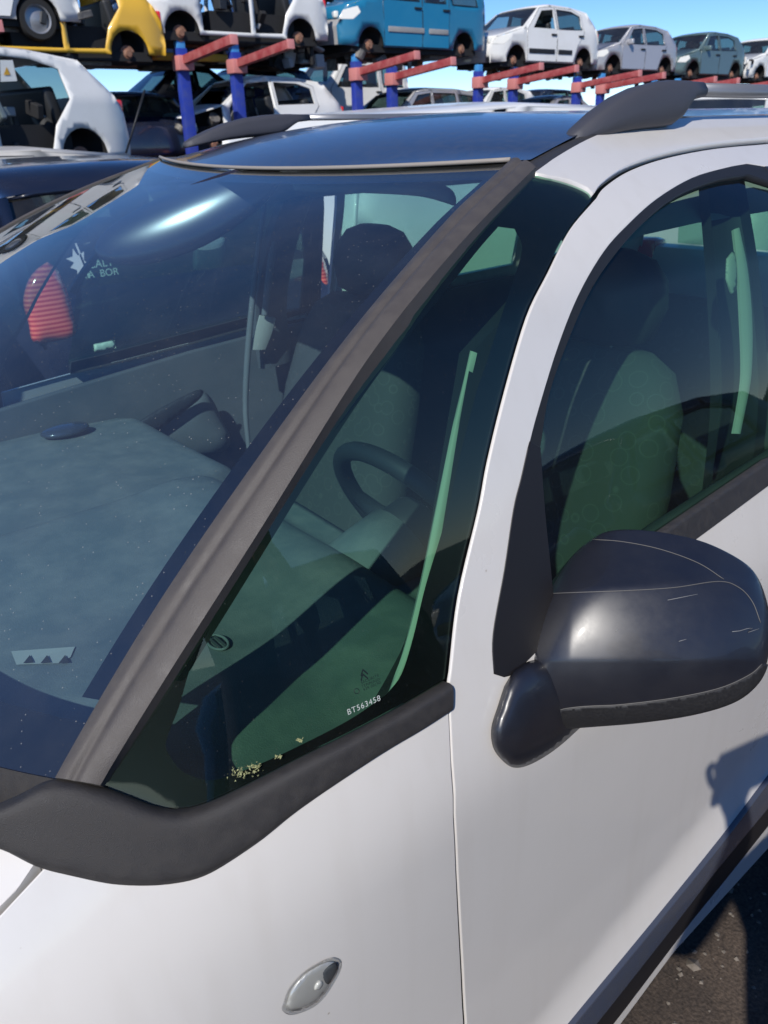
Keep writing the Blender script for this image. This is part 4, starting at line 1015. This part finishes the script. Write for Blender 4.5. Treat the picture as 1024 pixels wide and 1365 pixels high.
    # lights and mirror
    if lights and bonnet:
        for sd in (1, -1):
            p = [(0.05, .62), (0.13, .74), (0.40, .80), (0.46, .72), (0.30, .62)]
            patch('headlight', sc2(p), lambda q, sd=sd: Vector((q[0]+0.012, sd*(hw(q[0], q[1])+0.004), q[1])), lambda q, sd=sd: Vector((0.5, sd, 0.1)).normalized(), LAMP, R, res=0.08, lip=0.03, rnd=0.01)
            boxm('headlight', (X(0.10)+0.03, sd*(W/2-0.36), 0.685*k), (0.10, 0.30, 0.13), LAMP, R, 0.035, Matrix.Rotation(sd*-0.35, 3, 'Z'), 3)
            boxm('indicator', (X(0.20)+0.02, sd*(W/2-0.155), 0.665*k), (0.10, 0.05, 0.09), AMBER, R, 0.02)
        boxm('grille', (X(0.0)+0.10, 0, 0.60*k), (0.05, W*0.42, 0.09), SEAL, R, 0.02)
        boxm('number_plate', (X(0.0)+0.115, 0, 0.44*k), (0.02, 0.5, 0.10), DASHD, R, 0.004)
    if mirror_mat:
        for sd in (1, -1): boxm('wing_mirror', (X(1.36), sd*(W/2+0.04), BZ+0.06), (0.10, 0.20, 0.14), mirror_mat, R, 0.04, None, 3)
    if tails:
        for sd in (1, -1): boxm('tail_light', (X(3.93), sd*(hw(X(3.93), 0.85*k)-0.075), 0.85*k), (0.10, 0.08, 0.20), REDL, R, 0.025)
    if wheels:
        for cx in (wf, wr_):
            for sd in (1, -1):
                if not bonnet and cx == wf: hub = True
                c = (cx, sd*(W/2-0.13), wz)
                if hubs == 'wheel': 
                    lathe_obj('tyre', WT, TYRE, R, c, sd); lathe_obj('rim', WR, STEEL, R, c, sd)
                else: lathe_obj('brake_disc', WD, RUST, R, c, sd)
                # inner wheel arch liner
                ring = [(cx+ar*1.0*math.cos(a), wz+ar*1.0*math.sin(a)) for a in [math.radians(0+180*q/10) for q in range(11)]]
                VV = []; FF = []
                for x, z in ring: VV += [Vector((x, sd*(W/2-0.04), z)), Vector((x, sd*(W/2-0.45), z))]
                for q in range(10): FF.append([2*q, 2*q+1, 2*q+3, 2*q+2])
                VV += [Vector((cx, sd*(W/2-0.44), wz))]; n_ = len(VV)-1
                for q in range(10): FF.append([2*q+1, n_, 2*q+3])
                mk('arch_liner', VV, FF, DARK, R)
    return R
def clutter(name, parent, c, size, n, mats, seed=1):
    rnd = random.Random(seed)
    for q in range(n*len(mats)):
        m = mats[q % len(mats)]; bm = bmesh.new()
        s = [rnd.uniform(0.06, 0.30) for _ in range(3)]
        M = Matrix.Translation([c[i]+rnd.uniform(-0.5, 0.5)*size[i] for i in range(3)]) @ Matrix.Rotation(rnd.uniform(0, 3), 4, rnd.choice('XYZ')) @ Matrix.Diagonal((*s, 1))
        if rnd.random() < 0.5: bmesh.ops.create_cube(bm, size=1, matrix=M)
        else: bmesh.ops.create_cone(bm, cap_ends=True, segments=10, radius1=0.5, radius2=0.45, depth=1.2, matrix=M)
        bmesh.ops.bevel(bm, geom=bm.edges[:], offset=0.012, segments=1, affect='EDGES')
        me = bpy.data.meshes.new(name); bm.to_mesh(me); bm.free(); me.materials.append(m)
        o = bpy.data.objects.new(name, me); COL.objects.link(o); o.parent = parent

UP = 'scrapped cars along the upper deck of the racks'; LOW = 'scrapped cars along the lower deck of the racks'
YC = -14.5
T5 = other_car('blue_van', 'bright blue boxy van with grey bumper and rub strips on the upper rack', UP, (-11.45, YC, 2.92), 0, BGB, 'van', 4.25, 1.70, 1.80, bumper=GREYP, strip=GREYP)
T6 = other_car('white_hatchback', 'white five-door hatchback on the upper rack, right behind the blue van', UP, (-15.98, YC, 2.74), 0, BGW, 'hatch', 4.02, 1.74, 1.53, strip=SEAL, missing_windows=(0,))
T7 = other_car('silver_hatchback', 'old silver hatchback with grey bumper on the upper rack', UP, (-19.98, YC, 2.64), 0, BGS, 'hatch', 3.85, 1.62, 1.38, bumper=GREYP, mirror_mat=BGS)
T8 = other_car('green_hatchback', 'dark grey-green hatchback on the upper rack, near its far right end', UP, (-23.95, YC, 2.58), 0, BGG, 'hatch', 3.75, 1.64, 1.42, mirror_mat=BGG)
T9 = other_car('white_wreck', 'white car with a smashed front at the far right end of the upper rack', UP, (-27.9, YC, 2.55), 0, BGW, 'hatch', 3.9, 1.66, 1.45, lights=False, front=False)
clutter('crushed_piece', T9, (0.0, 0.2, 0.55), (0.5, 1.3, 0.5), 7, (BGW, DARK), 4)
T3 = other_car('white_shell', 'doorless white car shell on rusty hubs, high on the rack left of the blue van', UP, (-7.15, YC, 2.98), 0, BGW, 'hatch', 4.0, 1.72, 1.55, open_doors=(0, 1), glass_on=False, lights=False, handles=False)
T4 = other_car('white_car', 'white car stacked high between the doorless shell and the blue van', UP, (-11.0, YC-2.0, 3.0), 0, BGW, 'hatch', 4.0, 1.7, 1.58, missing_windows=(0, 1))
T2 = other_car('yellow_shell', 'yellow stripped car shell with rusty hub on the upper rack', UP, (-3.5, YC+0.1, 2.62), 0, BGY, 'hatch', 4.0, 1.70, 1.5, open_doors=(0, 1), glass_on=False, bonnet=True, lights=False, handles=False)
T1 = other_car('grey_white_shell', 'white car body on a pale steel wheel at the top left corner', UP, (-2.0, YC+0.2, 3.05), 0, BGW, 'hatch', 4.0, 1.70, 1.5, hubs='wheel', glass_on=False)
L6 = other_car('silver_estate', 'silver estate car with roof bars on the lower rack under the blue van', LOW, (-12.1, YC-0.35, 0.98), 0, BGS, 'estate', 4.2, 1.72, 1.46, mirror_mat=LAMP)
L7 = other_car('silver_sedan', 'pale silver sedan on the lower rack, seen just above the black roof', LOW, (-17.06, YC-0.35, 0.89), 0, BGS, 'sedan', 4.2, 1.68, 1.42)
L3 = other_car('stripped_white_hatch', 'white hatchback with no doors or front end on the lower rack', LOW, (-7.75, YC-0.35, 1.13), 0, BGW, 'hatch', 4.0, 1.72, 1.50, open_doors=(0,), missing_windows=(1,), glass_on=False, bonnet=False, lights=False, handles=False)
clutter('front_end_piece', L3, (-0.45, 0.1, 0.62), (0.8, 1.3, 0.5), 8, (BGW, JUNK, DARK), 6)
RL1 = 0.235; PT1 = at_y(172, 150, -10.0); cL, sL = math.cos(RL1), math.sin(RL1)
o1 = PT1-Vector((-4.3*cL-0.86*sL, -4.3*sL+0.86*cL, 0))
L1 = other_car('white_saloon', 'white car with its rear door missing and a warning sheet in the front window', LOW, (o1.x, o1.y, 1.10), RL1, BGW, 'hatch', 4.3, 1.78, 1.50, open_doors=(1,), hubs='hub', res=0.07)
def on_flank(u, v, push=0.0):
    n = Vector((-sL, cL, 0)); d = ray(u, v); return CAM+d*((PT1-n*(0.05-push)-CAM).dot(n)/d.dot(n))
sh = mk('paper_sheet', [on_flank(0, 80), on_flank(17, 80), on_flank(23, 108), on_flank(1, 109)], [[0, 1, 2, 3]], PAPER, None, False)
tag(sh, 'white paper sheet with a yellow triangle in the window of the white car', 'paper sheet')
mk('warning_triangle', [on_flank(9, 89, .006), on_flank(14, 100, .006), on_flank(5, 100, .006)], [[0, 1, 2]], BEAMY, sh, False)
L2 = other_car('dark_hatchback', 'near-black hatchback seen tail-on between the two white cars of the lower deck', LOW, (at_y(205, 150, -14.2).x, -18.2, 0.97), -math.pi/2, BGK, 'hatch', 4.0, 1.7, 1.42)
BK = 'scrapped cars in the rack row behind'
for (nm, lab, u, z, p_, kd, H_) in (('white_van', 'white van behind the blue post left of the silver estate', 405, 1.55, BGW, 'van', 1.85), ('teal_hatchback', 'pale blue car glimpsed between the rack posts above the silver estate', 500, 1.2, BGT, 'hatch', 1.5),
        ('dark_hatchback', 'dark blue car behind the stripped white hatchback', 262, 1.65, BGN, 'hatch', 1.55), ('dark_saloon', 'dark car above the near-black hatchback, in the row behind', 150, 1.65, BGK, 'sedan', 1.5),
        ('white_hatchback', 'white car behind the rack posts right of the silver estate', 618, 1.25, BGW, 'hatch', 1.5), ('dark_estate', 'dark estate behind the pale silver sedan', 690, 1.2, BGK, 'estate', 1.5), ('red_hatchback', 'dull red car in the row behind, at the right end', 905, 1.1, BGR, 'hatch', 1.5)):
    other_car(nm, lab, BK, (at_y(u, 120, -18.6).x, -19.6, z), 0, p_, kd, 4.0, 1.7, H_)
for (u, z, p_, lab) in ((250, 2.95, BGN, 'dark blue car behind the doorless white shell'), (60, 2.9, BGK, 'dark car behind the white shell at the top left')):
    other_car('dark_hatchback', lab, BK, (at_y(u, 40, -17.6).x, -18.6, z), 0, p_, 'hatch', 4.0, 1.7, 1.5)
# loose parts hanging in and under the stripped shells
clutter('loose_part', T2, (-1.9, 0.3, 0.55), (2.2, 1.0, 0.7), 9, (DARK, JUNK, DASHD), 11)
clutter('loose_part', T2, (-0.3, 0.2, 0.5), (0.7, 1.2, 0.6), 6, (DARK, BGY, JUNK), 12)
clutter('loose_part', T3, (-2.0, 0.3, 0.62), (2.2, 1.0, 0.6), 9, (DARK, GREYP, DASHD), 13)
clutter('loose_part', T3, (-3.6, 0.1, 0.05), (0.9, 1.0, 0.3), 7, (DARK, JUNK, GREYP), 14)
clutter('loose_part', L3, (-1.9, 0.3, 0.62), (1.6, 1.0, 0.6), 6, (DARK, GREYP, DASHD), 15)
clutter('loose_part', L1, (-2.6, 0.4, 0.62), (1.6, 0.8, 0.6), 6, (DARK, GREYP, DASHD), 16)
for q, sd_ in ((T5, 21), (T6, 22), (T7, 23)): clutter('hanging_part', q, (-2.0, 0.2, 0.10), (3.0, 1.0, 0.22), 6, (DARK, JUNK, RUST), sd_)
# ------------------------------------------------------------------ steel racks
def rack(xpost, ypost, ztop, arms, idx):
    pass
RK = 'steel rack uprights holding the scrapped cars'
posts = [(-4.15, 3.07), (-7.87, 3.04), (-8.99, 3.01), (-11.92, 2.92), (-12.9, 2.84), (-15.61, 2.8), (-16.85, 2.78), (-19.35, 2.72), (-20.4, 2.69), (-22.89, 2.63), (-24.11, 2.61), (-26.14, 2.57), (-27.35, 2.56)]
where = ['at the far left edge', 'between the yellow and the doorless white shells', 'under the middle of the doorless white shell', 'under the nose of the blue van', 'under the middle of the blue van', 'under the tail of the blue van', 'under the white five-door hatchback', 'at the tail of the white five-door hatchback', 'under the old silver hatchback', 'between silver and green hatchbacks', 'under the dark green hatchback', 'behind the green hatchback', 'under the smashed white car']
for (x, z), wh_ in zip(posts, where):
    P = empty('rack_upright', (x, -13.85, 0)); tag(P, 'blue steel upright with red arms '+wh_, 'rack', RK)
    boxm('post', (0, 0, z/2), (0.20, 0.16, z), BLUE, P, 0.01)
    boxm('post_cap', (0, 0.0, z+0.06), (0.17, 0.13, 0.16), SKYB, P, 0.02)
    for zz in (z-0.24, z-2.1):
        boxm('arm', (0.0, 0.92, zz+0.12), (0.13, 2.0, 0.14), PINK, P, 0.01, Matrix.Rotation(math.radians(5.5), 3, 'X'))
        boxm('arm_socket', (0.0, 0.06, zz), (0.30, 0.28, 0.24), PINKL, P, 0.02)
        boxm('arm_end', (0.0, 1.925, zz+0.217), (0.14, 0.03, 0.15), PINKL, P, 0.005, Matrix.Rotation(math.radians(5.5), 3, 'X'))
for zz, nm in ((0.75, 'lower'),):
    b_ = boxm('rack_beam', (-16.0, -13.98, zz), (29.0, 0.10, 0.16), BLUE, None, 0.01); tag(b_, 'long blue steel beam joining the uprights on the %s deck' % nm, 'beam')
b_ = boxm('yellow_beam', at_y(240, 76, -14.3), (2.2, 0.13, 0.13), BEAMY, None, 0.03); tag(b_, 'yellow steel beam lying on the red rack arms under the doorless white shell', 'beam')

# ------------------------------------------------------------------ the nearer neighbours
YR = 'cars parked in the row beside the near car'
NB = other_car('black_hatchback', 'black hatchback parked tail-on, with a window sticker, seen through the windscreen', YR, (-1.86, -6.2, 0.0), -math.pi/2, BGK, 'hatch', 3.95, 1.76, 1.46, hubs='wheel', res=0.08, tails=False)
NN = other_car('navy_hatchback', 'dark blue hatchback parked tail-on at the left edge, beside the black hatchback', YR, (0.12, -5.75, 0.0), -math.pi/2, BGN, 'hatch', 3.95, 1.66, 1.41, hubs='wheel', res=0.08)
NW = other_car('white_van', 'white van parked beyond the black hatchback, seen through the rear windows', YR, (-7.0, -3.2, 0.0), math.pi, BGW, 'van', 4.15, 1.75, 1.66, hubs='wheel', wins_n=1, tails=False, solid_back=True)
NC = other_car('cream_car', 'dusty cream car whose roof and aerial show beyond the dark blue hatchback', YR, (0.5, -7.3, 0.0), 0, BGC, 'estate', 4.2, 1.7, 1.53, hubs='wheel')
tube('aerial', [at_y(168, 204, -7.2)-NC.location, at_y(193, 120, -7.2)-NC.location], 0.010, SEAL, NC, 6)
WF = other_car('tall_white_van', 'white van whose roof shows at the right edge under the roof rail', YR, (-11.9, -3.4, 0.0), math.pi, BGW, 'van', 4.2, 1.75, 1.76, hubs='wheel', wins_n=1)
REDR = pmat('ribbed_red_lens', (0.85, 0.04, 0.03), 0.12, coat=0.8)
t_ = REDR.node_tree; tc_ = t_.nodes.new('ShaderNodeTexCoord'); wv_ = t_.nodes.new('ShaderNodeTexWave'); wv_.bands_direction = 'Z'; wv_.inputs['Scale'].default_value = 16; wv_.inputs['Distortion'].default_value = 0.6
t_.links.new(tc_.outputs['Object'], wv_.inputs['Vector']); rm_ = t_.nodes.new('ShaderNodeValToRGB'); rm_.color_ramp.elements[0].color = (0.55, 0.02, 0.02, 1); rm_.color_ramp.elements[1].color = (1.0, 0.22, 0.14, 1)
t_.links.new(wv_.outputs['Fac'], rm_.inputs[0]); t_.links.new(rm_.outputs[0], t_.nodes['Principled BSDF'].inputs['Base Color'])
def placed(o, parent):
    """keep the world place while becoming a part"""
    bpy.context.view_layer.update(); o.parent = parent; o.matrix_parent_inverse = parent.matrix_world.inverted(); return o
tl = crv([(63, 349), (48, 360), (37, 376), (31, 402), (38, 430), (45, 456), (72, 456), (103, 449), (98, 420), (92, 395), (86, 379), (76, 358), (63, 349)], 4)
placed(inflate('tail_light', tl, lambda u, v: depth(at_y(u, v, -2.30)), 0.035, REDR, None, 5.0, 0.4, smooth=1), NB)
tr_ = crv([(416, 322), (424, 330), (434, 352), (441, 384), (441, 396), (434, 392), (424, 366), (415, 340), (416, 322)], 4)
placed(inflate('tail_light', tr_, lambda u, v: depth(at_y(u, v, -2.34)), 0.03, REDR, None, 4.0, 0.4, smooth=1), NB)
def meshed(o):
    bpy.context.view_layer.update(); me = bpy.data.meshes.new_from_object(o.evaluated_get(bpy.context.evaluated_depsgraph_get())); n = o.name
    bpy.data.objects.remove(o); me.name = n; q = bpy.data.objects.new(n, me); COL.objects.link(q); return q
def text(name, body, u, v, y, size, mat, parent, slant=0.0):
    c = bpy.data.curves.new(name, 'FONT'); c.body = body; c.size = size; c.extrude = 0.0005; c.materials.append(mat)
    o = bpy.data.objects.new(name, c); COL.objects.link(o)
    M = Matrix(((-1, 0, 0), (0, 0, 1), (0, 1, 0))).to_4x4() @ Matrix.Rotation(slant, 4, 'Z')
    o = meshed(o); o.matrix_world = Matrix.Translation(at_y(u, v, y)) @ M
    return placed(o, parent)
text('sticker_text', 'CALY', 118, 358, -2.38, 0.048, PAPER, NB); text('sticker_text', 'A  BOR', 118, 371, -2.37, 0.045, PAPER, NB)
leaf = []
pl_ = [(97, 331), (104, 341), (112, 335), (112, 347), (118, 352), (112, 357), (116, 372), (109, 366), (104, 374), (103, 360), (94, 357), (99, 350), (88, 345), (97, 342)]
placed(mk('palm_sticker', [at_y(u, v, -2.38) for u, v in pl_], [list(range(len(pl_)))], PAPER, None, False), NB)
placed(mk('palm_sticker', [at_y(u, v, -2.38) for u, v in ((100, 325), (102, 324), (121, 370), (118, 371))], [[0, 1, 2, 3]], PAPER, None, False), NB)
placed(inflate('boot_badge', [(125, 459), (153, 453), (155, 465), (126, 470)], lambda u, v: depth(at_y(u, v, -2.24)), 0.004, PAPER, None, 4.0, 0.3, smooth=0), NB)
placed(inflate('headrest', crv([(260, 318), (270, 314), (296, 316), (300, 324), (299, 356), (294, 365), (264, 363), (257, 356), (258, 330), (260, 318)], 4), lambda u, v: depth(at_y(u, v, -2.50)), 0.03, BGS, None, 4.0, 0.4, smooth=1), NB)
text('window_writing', 'PEUGEOT', 279, 391, -2.36, 0.030, PAPER, NB, 0.05); text('window_writing', '75', 286, 381, -2.37, 0.045, PAPER, NB, 0.05)

AC = 'unseen cars added across the aisle for the side glass to reflect'  # out-of-view cars, added to give the side glass something dark to reflect
for i, (p_, lab) in enumerate(((BGK, 'unseen black car added across the aisle for the glass reflections, behind the photographer'), (BGN, 'unseen dark blue car added across the aisle for the glass reflections, beside a black one'), (BGG, 'unseen dark green car added across the aisle for the glass reflections, beside a dark blue one'))):
    other_car('added_car', lab, AC, (1.2-4.9*i, 4.9, 0.0), 0, p_, 'hatch', 4.0, 1.7, 1.5, hubs='wheel', tails=False)
# ------------------------------------------------------------------ small things on the near car: lamp on the wing, glass marks, moss
REFL = pmat('lamp_reflector', (0.62, 0.61, 0.57), 0.3, metal=0.35)
RP = empty('side_repeater'); RP.parent = CAR
rl = crvc([(376, 1346), (378, 1336), (385, 1318), (402, 1298), (421, 1285), (438, 1277), (450, 1277), (456, 1284), (453, 1297), (446, 1310), (435, 1327), (421, 1341), (402, 1350), (386, 1353)], 4)
cen = Vector((419, 1315))
inflate('lens', rl, lambda u, v: depth(hit(u, v)), 0.017, CLEARL, RP, 4.0, 0.4, smooth=2, halfback=0.0)
inn_ = [cen+(p-cen)*0.86 for p in rl]
inflate('reflector', inn_, lambda u, v: depth(hit(u, v))-0.002, 0.003, REFL, RP, 4.0, 0.4, smooth=0)
inflate('bulb_holder', crvc([(430, 1296), (440, 1286), (449, 1284), (451, 1292), (446, 1304), (438, 1312), (432, 1308)], 4), lambda u, v: depth(hit(u, v))-0.004, 0.003, DASHS, RP, 3.0, 0.4, smooth=0)
inflate('bulb', crvc([(420, 1312), (428, 1306), (432, 1312), (426, 1320), (419, 1320)], 4), lambda u, v: depth(hit(u, v))-0.004, 0.004, LAMP, RP, 2.5, 0.4, smooth=0)
Q0 = [o for o in CAR.children if o.name == 'front_quarter_glass'][0]
def on_glass(u, v, o=0.001):
    p = hit(u, v); return p+side_nrm(1)((p.x, p.z))*o
def glass_text(name, body, u0, v0, u1, v1, size, mat, up=0.0):
    c = bpy.data.curves.new(name, 'FONT'); c.body = body; c.size = size; c.materials.append(mat); c.space_character = 1.15
    o = bpy.data.objects.new(name, c); COL.objects.link(o)
    o = meshed(o); a, b = on_glass(u0, v0), on_glass(u1, v1); ex = (b-a).normalized(); n = side_nrm(1)((a.x, a.z)); ey = n.cross(ex).normalized(); n = ex.cross(ey)
    o.matrix_world = Matrix(((ex.x, ey.x, n.x, a.x), (ex.y, ey.y, n.y, a.y), (ex.z, ey.z, n.z, a.z), (0, 0, 0, 1)))
    o.parent = Q0
ETCH = pmat('etched_marks', (0.45, 0.47, 0.45), 0.7); INK = pmat('printed_marks', (0.006, 0.012, 0.012), 0.5)
glass_text('etched_number', 'BT563458', 463, 953, 516, 929, 0.0085, ETCH)
glass_text('printed_mark', 'SECURITE', 481, 912, 503, 902, 0.0045, INK); glass_text('printed_mark', 'TEMPERED', 482, 917, 505, 907, 0.0042, INK); glass_text('printed_mark', '43R 00190', 484, 921, 507, 911, 0.0042, INK)
for dy in (0, 6):
    pts = [(480, 900+dy), (483, 891+dy), (490, 897+dy), (490, 899.5+dy), (483.5, 894+dy), (481.5, 902+dy)]
    mk('chevron_mark', [on_glass(*p) for p in pts], [list(range(6))], INK, Q0, False)
tube('printed_ring', [on_glass(475+3.4*math.cos(a), 921+3.4*math.sin(a)) for a in [2*math.pi*q/20 for q in range(20)]], 0.0004, INK, Q0, 5, True)
rnd = random.Random(5); V = []; F = []
for (u0, v0, sp, n_) in ((318, 1030, 14, 46), (342, 1021, 9, 40), (370, 1008, 5, 16), (399, 986, 5, 22), (333, 1026, 20, 30)):
    for _ in range(n_):
        p = on_glass(u0+rnd.gauss(0, sp*0.5), v0+rnd.gauss(0, sp*0.28)-0.0, 0.001); r = rnd.uniform(0.0008, 0.0022); b = len(V)
        for _k in range(4): V.append(p+Vector((rnd.uniform(-r, r), rnd.uniform(-r*0.4, r), rnd.uniform(-r, r))))
        F += [[b, b+1, b+2], [b, b+1, b+3], [b+1, b+2, b+3], [b, b+2, b+3]]
mo = mk('moss_crumbs', V, F, pmat('moss', (0.30, 0.31, 0.15), 0.9), Q0, False); mo['kind'] = 'stuff'

# ------------------------------------------------------------------ gravel on the ground beside the near car
rnd = random.Random(9); V = []; F = []
for _ in range(1500):
    x = rnd.uniform(-3.2, -0.6); y = rnd.uniform(0.55, 1.5); r = rnd.uniform(0.002, 0.007) if rnd.random() < 0.93 else rnd.uniform(0.008, 0.018); b = len(V)
    a0 = rnd.uniform(0, 6.28)
    for k in range(5): V.append(Vector((x+r*math.cos(a0+k*1.257)*rnd.uniform(0.7, 1.2), y+r*math.sin(a0+k*1.257)*rnd.uniform(0.7, 1.2), 0.0)))
    V.append(Vector((x+rnd.uniform(-r, r)*0.3, y+rnd.uniform(-r, r)*0.3, r*rnd.uniform(0.5, 1.0))))
    for k in range(5): F.append([b+k, b+(k+1) % 5, b+5])
gr = mk('gravel', V, F, pmat('gravel_stone', (0.10, 0.085, 0.07), 0.9, noise=((0.26, 0.22, 0.18), 30, 0.8)), None, False); tag(gr, kind='stuff')

# ------------------------------------------------------------------ the person taking the picture, standing behind the camera: throws the shadow on the door
def person():
    J = {'pelvis': (0, 0, .95, .15), 'waist': (0, 0, 1.10, .135), 'chest': (0.02, 0, 1.30, .165), 'neckb': (0, 0, 1.46, .09), 'neck': (0.01, 0, 1.53, .06), 'head': (0.03, 0, 1.63, .095), 'crown': (0.02, 0, 1.74, .075)}
    for q, y in (('l', .10), ('r', -.10)):
        J['hip'+q] = (0, y, .90, .10); J['knee'+q] = (0.02, y*1.15, .50, .065); J['ankle'+q] = (0, y*1.2, .09, .045); J['toe'+q] = (0.17, y*1.5, .045, .035)
        J['sh'+q] = (0, y*1.75, 1.42, .065)
    J['ell'] = (0.10, .29, 1.15, .050); J['wrl'] = (0.21, .09, 1.33, .034)
    J['elr'] = (0.10, -.30, 1.16, .050); J['wrr'] = (0.21, -.09, 1.34, .034)
    E_ = [('pelvis', 'waist'), ('waist', 'chest'), ('chest', 'neckb'), ('neckb', 'neck'), ('neck', 'head'), ('head', 'crown')]
    for q in 'lr': E_ += [('pelvis', 'hip'+q), ('hip'+q, 'knee'+q), ('knee'+q, 'ankle'+q), ('ankle'+q, 'toe'+q), ('chest', 'sh'+q), ('sh'+q, 'el'+q), ('el'+q, 'wr'+q)]
    for q, sg in (('l', 1), ('r', -1)):
        w_ = J['wr'+q]; J['palm'+q] = (w_[0]+.07, w_[1]-sg*.02, w_[2]+.04, .026); E_.append(('wr'+q, 'palm'+q))
        for f in range(4):
            a = (w_[0]+.11, w_[1]-sg*(.045-.022*f), w_[2]+.055+.004*f, .009); b_ = (a[0]+.035, a[1]-sg*.012, a[2]+.012-.004*f, .0085); c_ = (b_[0]+.012, b_[1]-sg*.022, b_[2]-.004, .0075)
            J['fa%s%d' % (q, f)] = a; J['fb%s%d' % (q, f)] = b_; J['fc%s%d' % (q, f)] = c_
            E_ += [('palm'+q, 'fa%s%d' % (q, f)), ('fa%s%d' % (q, f), 'fb%s%d' % (q, f)), ('fb%s%d' % (q, f), 'fc%s%d' % (q, f))]
        J['ta'+q] = (w_[0]+.06, w_[1]-sg*.05, w_[2]+.06, .010); J['tb'+q] = (w_[0]+.09, w_[1]-sg*.065, w_[2]+.075, .009); E_ += [('palm'+q, 'ta'+q), ('ta'+q, 'tb'+q)]
    names = list(J); me = bpy.data.meshes.new('person'); me.from_pydata([J[n][:3] for n in names], [(names.index(a), names.index(b)) for a, b in E_], [])
    o = bpy.data.objects.new('person', me); COL.objects.link(o)
    sk = o.modifiers.new('skin', 'SKIN'); sk.use_smooth_shade = True
    for n, v in zip(names, me.skin_vertices[0].data): v.radius = (J[n][3], J[n][3]*(0.72 if n in ('chest', 'waist', 'pelvis') else 1)); v.use_root = n == 'pelvis'
    o.modifiers.new('sub', 'SUBSURF').levels = 1; o.modifiers['sub'].render_levels = 1
    bpy.context.view_layer.update(); m2 = bpy.data.meshes.new_from_object(o.evaluated_get(bpy.context.evaluated_depsgraph_get()))
    o.modifiers.clear(); o.data = m2; m2.name = 'person'
    m2.materials.clear()
    for q in (pmat('dark_jacket', (0.02, 0.022, 0.03), 0.85), pmat('dark_trousers', (0.015, 0.017, 0.025), 0.9), pmat('skin', (0.45, 0.27, 0.19), 0.5), pmat('hair', (0.02, 0.014, 0.01), 0.6), pmat('shoes', (0.01, 0.01, 0.01), 0.6)): m2.materials.append(q)
    for p in m2.polygons:
        c = p.center; hand = c.x > 0.215 and c.z > 1.2
        p.material_index = 4 if c.z < 0.10 else 1 if c.z < 0.98 else 2 if hand else 0 if c.z < 1.50 else 3 if (c.z > 1.70 or (c.x < 0.01 and c.z > 1.58)) else 2
    return o
PE = person(); PE.location = (-0.26, 1.78, 0.0); PE.rotation_euler = (0, 0, math.radians(252))
tag(PE, 'person in dark jacket and trousers standing with raised hands beside the white car', 'person')

PH = boxm('mobile_phone', PE.matrix_basis @ Vector((0.31, 0.0, 1.405)), (0.012, 0.215, 0.12), DARK, None, 0.004, Matrix.Rotation(math.radians(252), 3, 'Z'))
tag(PH, 'dark phone held sideways in both hands of the standing person', 'phone')
